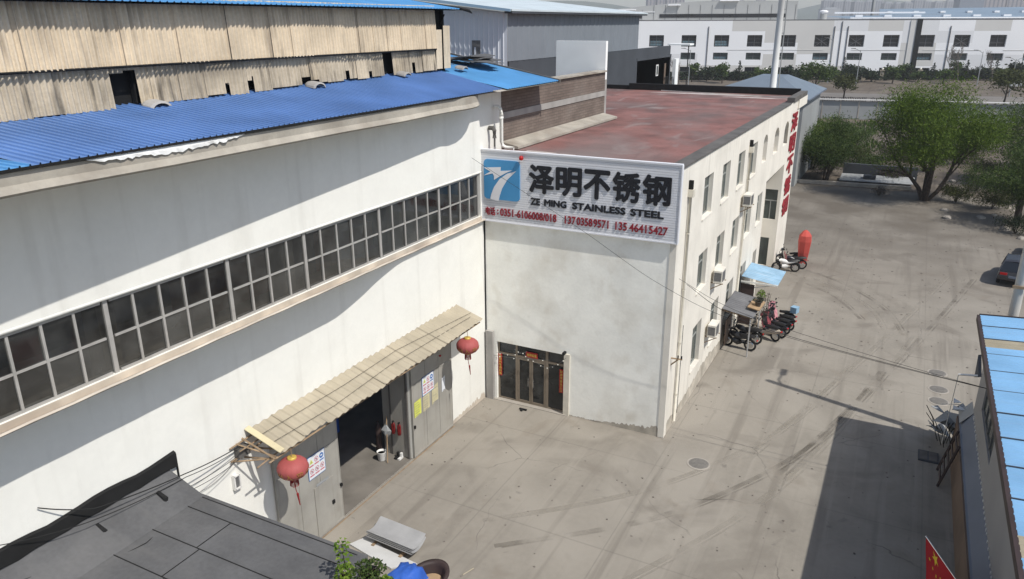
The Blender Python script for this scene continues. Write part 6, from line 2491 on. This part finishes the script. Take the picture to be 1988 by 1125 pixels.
# sloping roofs with rooflights at right
rb = thing('long_plant_roof', 'long blue-grey plant roof with white rooflights behind the factory, at right', 'roof', (FO.x+40, FO.y+60, 0))
b = MB()
P = lambda a, z, d: FO+fe*a-fn*d+Z*z
b.quad(P(8, 16.7, 6), P(120, 16.7, 6), P(120, 18.6, 40), P(8, 17.6, 40))
b.quad(P(26, 17.9, 41), P(120, 18.3, 41), P(120, 21.0, 70), P(34, 20.2, 70))
b.quad(P(34, 18.5, 70), P(120, 18.5, 70), P(120, 21.0, 70.1), P(34, 20.2, 70.1))
b.build('roof', M['solar'], rb)
b = MB()
for k in range(12):
    fbox(b, 12+k*8.6, 14.2+k*8.6, 17.2, 17.8, 16, 18)
    fbox(b, 30+k*8.6, 31.6+k*8.6, 18.6, 19.2, 46, 48)
fbox(b, 8, 60, 16.75, 17.0, 5.6, 5.9)
fbox(b, 11, 40, 18.4, 18.9, 39, 39.5)
b.build('rooflight', M['fac_white'], rb)
t = thing('roof_cowl', 'round grey roof cowl on the white factory roof', 'vent', FO-fn*5+Z*16.2)
c_ = FO-fn*5
b = MB()
b.lathe([(1.0, 16.2), (1.0, 18.0), (.8, 18.05)], (c_.x, c_.y, 0), 14)
b.build('drum', M['panel_grey'], t)
b = MB()
b.lathe([(1.25, 18.5), (1.25, 18.9), (.6, 19.1)], (c_.x, c_.y, 0), 14)
b.build('cap', M['fac_white'], t)

# ================================================================== ROADSIDE
random.seed(5)
# grey fence along the plot
t = thing('grey_fence', 'long grey panel fence with a top rail before the far road', 'fence', (-9, 147, 0))
A, B_ = Vector((-26, 143, 0)), Vector((26, 153.5, 0))
dv = (B_-A).normalized()
nn = Vector((-dv.y, dv.x, 0))
L_ = (B_-A).length
k = 0
nP = 18
for k in range(nP):
    a = A+dv*(L_*k/nP)
    c = A+dv*(L_*(k+1)/nP-.12)
    MB().prism([a, c, c+nn*.08, a+nn*.08], (0, 0, 2.95+.1*random.random())).build('panel', M['fence_grey'], t)
for k in range(nP+1):
    a = A+dv*(L_*k/nP-.06)
    MB().prism([a-nn*.08, a+dv*.12-nn*.08, a+dv*.12+nn*.14, a+nn*.14], (0, 0, 3.15)).build('post', M['kerb'], t)
MB().prism([A-nn*.35+Z*3.2, B_-nn*.35+Z*3.2, B_+nn*.4+Z*3.2, A+nn*.4+Z*3.2], (0, 0, .12)).build('top_rail', M['fac_grey'], t)
# black railing along the road
t = thing('road_railing', 'low black railing with uneven bars along the far road', 'railing', (-12, 180, 0))
A, B_ = Vector((-32, 173.5, 0)), Vector((4, 180, 0))
b = MB()
for k in range(110):
    if k % 18 in (16, 17):
        continue
    a = A.lerp(B_, k/110)
    b.box(a.x-.07, a.x+.07, a.y-.04, a.y+.04, 0, 1.15*random.uniform(.8, 1.0))
b.build('bar', M['rail_black'], t)
b = MB()
b.tube([A+Z*.25, B_+Z*.25], .06, 4)
b.tube([A+Z*1.0, B_+Z*1.0], .05, 4)
b.build('rail', M['rail_black'], t)
# gate pillars with globe lamps
for i, px_ in enumerate((1490, 1562, 1681, 1716, 1790, 1930)):
    p = far(px_, 226)
    t = thing('gate_pillar', 'beige stone pillar with a white globe lamp on top along the factory hedge', 'pillar', (p.x, p.y, 0), 0, 'globe-lamp pillars along the factory hedge')
    MB().box(p.x-.5, p.x+.5, p.y-.5, p.y+.5, 0, 2.6).box(p.x-.65, p.x+.65, p.y-.65, p.y+.65, 2.6, 2.8).build('shaft', M['stone'], t)
    MB().lathe([(.05, 2.8), (.3, 3.0), (.32, 3.2), (.1, 3.5)], (p.x, p.y, 0), 10).build('globe', M['bulb'], t)
# street lamps
def lamp(px_, d, h, lab, two=False):
    p = far(px_, d)
    t = thing('street_lamp', lab, 'street lamp', (p.x, p.y, 0), YAW, 'street lamps along the far road')
    MB().tube([(0, 0, 0), (0, 0, h)], [.13, .07], 8).build('pole', M['fence_grey'], t, local=True)
    for s_ in ((-1, 1) if two else (-1,)):
        b = MB()
        b.tube([(0, 0, h-.4), (s_*.8, 0, h+.1), (s_*1.7, 0, h+.35)], .06, 5)
        a = b.build('arm', M['fence_grey'], t, local=True)
        MB().box(s_*1.9-.5, s_*1.9+.5, -.15, .15, h+.3, h+.45).build('lamp_head', M['coping'], a, local=True)
lamp(1340, 205, 9.2, 'grey street lamp before the left end of the white factory')
lamp(1668, 205, 9.0, 'grey street lamp left of the willow crown')
lamp(1905, 205, 8.5, 'thin grey street lamp right of the willow crown')
lamp(1972, 175, 8.0, 'two-armed street lamp at the right edge', True)
lamp(1612, 215, 11.5, 'tall street lamp beside the dark conifers')
p = far(1680, 300)
t = thing('lattice_pole', 'tall dark pole standing behind the white factory roof', 'pole', (p.x, p.y, 0))
MB().tube([(p.x, p.y, 0), (p.x, p.y, 30)], [.7, .5], 8).build('shaft', M['panel_grey'], t)
# trees along the far road: round street trees and conifers
def far_tree(px_, d, h, r, lm, lab, grp, conifer=False, n=1100, size=.32):
    p = far(px_, d)
    t = thing('conifer_tree' if conifer else 'street_tree', lab, 'tree', (p.x, p.y, 0), 0, grp)
    b = MB()
    b.tube([(p.x, p.y, 0), (p.x+.1, p.y, h*.5), (p.x, p.y, h*.9)], [.18, .12, .03], 6)
    for k in range(5):
        a = k*1.3
        b.tube([(p.x, p.y, h*.35), (p.x+r*.5*math.cos(a), p.y+r*.5*math.sin(a), h*.65)], [.08, .02], 4)
    b.build('trunk', M['bark'], t)
    cl = []
    if conifer:
        for k in range(8):
            q = k/7
            rr = r*(1-q)*.9+.15
            for j in range(3):
                a = random.uniform(0, 6.283)
                cl.append(((p.x+rr*.45*math.cos(a), p.y+rr*.45*math.sin(a), h*(.12+.85*q)), (rr*.6, rr*.6, h*.07)))
    else:
        for k in range(14):
            a, q = random.uniform(0, 6.283), random.random()**.5
            rr = r*random.uniform(.3, .5)
            cl.append(((p.x+r*.7*q*math.cos(a), p.y+r*.7*q*math.sin(a), h*random.uniform(.5, .88)), (rr, rr, rr*.75)))
    crown(cl, n, size, .5, .1).build('crown', lm, t)
far_tree(1588, 172, 7.6, 3.6, M['leaf_b'], 'rounded bright green street tree behind the grey fence', None, False, 2200, .26)
far_tree(1647, 162, 6.3, 2.6, M['leaf_o'], 'olive brown street tree before the fence panel gap', None, False, 1800, .24)
G1 = 'dark conifers along the white factory'
for px_, d, h in ((1437, 226, 5.4), (1640, 222, 6.2), (1770, 224, 5.0), (1815, 226, 4.6), (1880, 226, 5.2), (1937, 224, 5.4), (1400, 228, 4.2), (1985, 222, 5.0), (1560, 226, 4.6), (1725, 226, 4.6)):
    far_tree(px_, d, h, 2.6, M['leaf_d'], 'small dark conifer standing before the white factory wall', G1, True, 700, .28)
G2 = 'dark round shrub trees along the white factory'
for px_ in (1350, 1372, 1405, 1462, 1482, 1530, 1548, 1615, 1655, 1668, 1700, 1738, 1760, 1790, 1838, 1862, 1910, 1955, 1975):
    far_tree(px_+random.uniform(-4, 4), 224+random.uniform(-12, 4), random.choice((2.4, 3.0, 3.6, 4.2, 5.2)), random.uniform(1.8, 3.4), random.choice((M['leaf_d'], M['leaf_d'], M['leaf_b'])), 'dark green rounded tree in the row before the white factory', G2, False, 600, .38)
far_tree(1965, 150, 7.5, 4.0, M['leaf_o'], 'olive green tree at the right edge near the far road', None, False, 2000, .26)
G3 = 'bare trees before the white factory'
def bare(px_, d, h):
    p = far(px_, d)
    t = thing('bare_tree', 'leafless pale tree standing before the white factory wall', 'tree', (p.x, p.y, 0), 0, G3)
    b = MB()
    tips = []
    branch(b, Vector((p.x, p.y, 0)), Vector((0, 0, 1)), h*.5, .16, 2, tips, .45, .3)
    b.build('trunk', M['bark_pale'], t)
    cb = MB()
    for (q, l) in tips:
        for k in range(5):
            dd = Vector((random.gauss(0, .4), random.gauss(0, .4), 1)).normalized()*random.uniform(.5, 1.4)
            cb.tube([q, q+dd], .025, 3, cap=False)
    cb.build('crown', M['bark_pale'], t)
for px_, d, h in ((1322, 215, 8.0), (1850, 218, 8.5), (1866, 216, 9.0), (1932, 218, 8.0)):
    bare(px_, d, h)
# dark hedge along the factory
b = MB()
for k in range(9000):
    q = random.random()
    p = far(1300+q*720, 228+random.uniform(0, 3.5))
    leaf_quad(b, (p.x, p.y, random.random()**.7*2.2), .45, 0, 0, .6)
struct(b.build('hedge', M['leaf_d']), 'stuff')

# ================================================================== SKYLINE
random.seed(11)
G4 = 'distant apartment towers in the haze'
def tower(px_, wpx, d, h, m, lab, grp=None, dep=24):
    d, h = d*1.7, 16+(h-16)*1.7
    p = far(px_, d)
    wd = wpx/1483*d*.962
    t = thing('apartment_tower', lab, 'tower', (p.x, p.y, 0), YAW, grp)
    MB().box(-wd/2, wd/2, -dep/2, dep/2, 0, h).build('shaft', m, t, local=True)
    b = MB()
    b.box(-wd*.3, wd*.3, -dep*.3, dep*.3, h, h+4)
    b.box(-wd*.5, wd*.5, -dep*.51, -dep*.5, h-1, h+1)
    b.build('roof_crown', M['haze_city'], t, local=True)
px_ = 1582
while px_ < 1835:
    wpx = random.uniform(17, 23)
    tower(px_+wpx/2, wpx-2.5, 1400+random.uniform(-60, 60), 46+random.uniform(-2, 4), M['tower'], 'slim pale apartment tower in the hazy skyline row', G4)
    px_ += wpx
tower(1598, 34, 1150, 32, M['haze_city'], 'low wide hazy block before the skyline row')
for px_ in (1258, 1276, 1294, 1313):
    tower(px_, 15, 1300, 66, M['tower_b'], 'brownish slim tower in the hazy cluster left of the white mast', 'hazy tower cluster left of the mast')
for px_ in (1382, 1405, 1425, 1466):
    tower(px_, 15, 1600, 66, M['tower_b'], 'faint tower just above the curved roof in the haze', 'faint towers above the curved roof')
tower(1860, 46, 1000, 64, M['bluegrey'], 'bluish slab tower left of the striped towers at the right edge')
for px_, wpx in ((1903, 40), (1946, 40), (1990, 42)):
    tower(px_, wpx, 1050, 78, M['tower_b'], 'tall brown and grey striped slab tower at the right edge', 'striped slab towers at the right edge')
p = far(1680, 420)
# hills
vs, fs = [], []
n = 60
for i in range(n+1):
    q = i/n
    p = far(500+q*1900, 3300)
    h = 60+55*math.sin(q*9)*math.sin(q*4+1)+30*math.sin(q*23)
    p2 = far(500+q*1900, 3900)
    p3 = far(500+q*1900, 2700)
    vs += [(p3.x, p3.y, -1), (p.x, p.y, max(8, h)), (p2.x, p2.y, -1)]
for i in range(n):
    for k in range(2):
        fs.append((3*i+k, 3*i+3+k, 3*i+4+k, 3*i+1+k))
struct(MB().add(vs, fs).build('hills', mat('hill_green', (.05, .07, .04), .9, .3, .01)))

# ================================================================== HAZE
hm = bpy.data.materials.new('haze')
hm.use_nodes = True
t = hm.node_tree
for nd in list(t.nodes):
    if nd.type != 'OUTPUT_MATERIAL':
        t.nodes.remove(nd)
o = [nd for nd in t.nodes if nd.type == 'OUTPUT_MATERIAL'][0]
pv = t.nodes.new('ShaderNodeVolumePrincipled')
pv.inputs['Color'].default_value = (.93, .95, .97, 1)
pv.inputs['Density'].default_value = .00026
t.links.new(pv.outputs[0], o.inputs['Volume'])
struct(MB().box(-3900, 3900, -280, 4200, -1.2, 190).build('haze', hm), 'stuff')
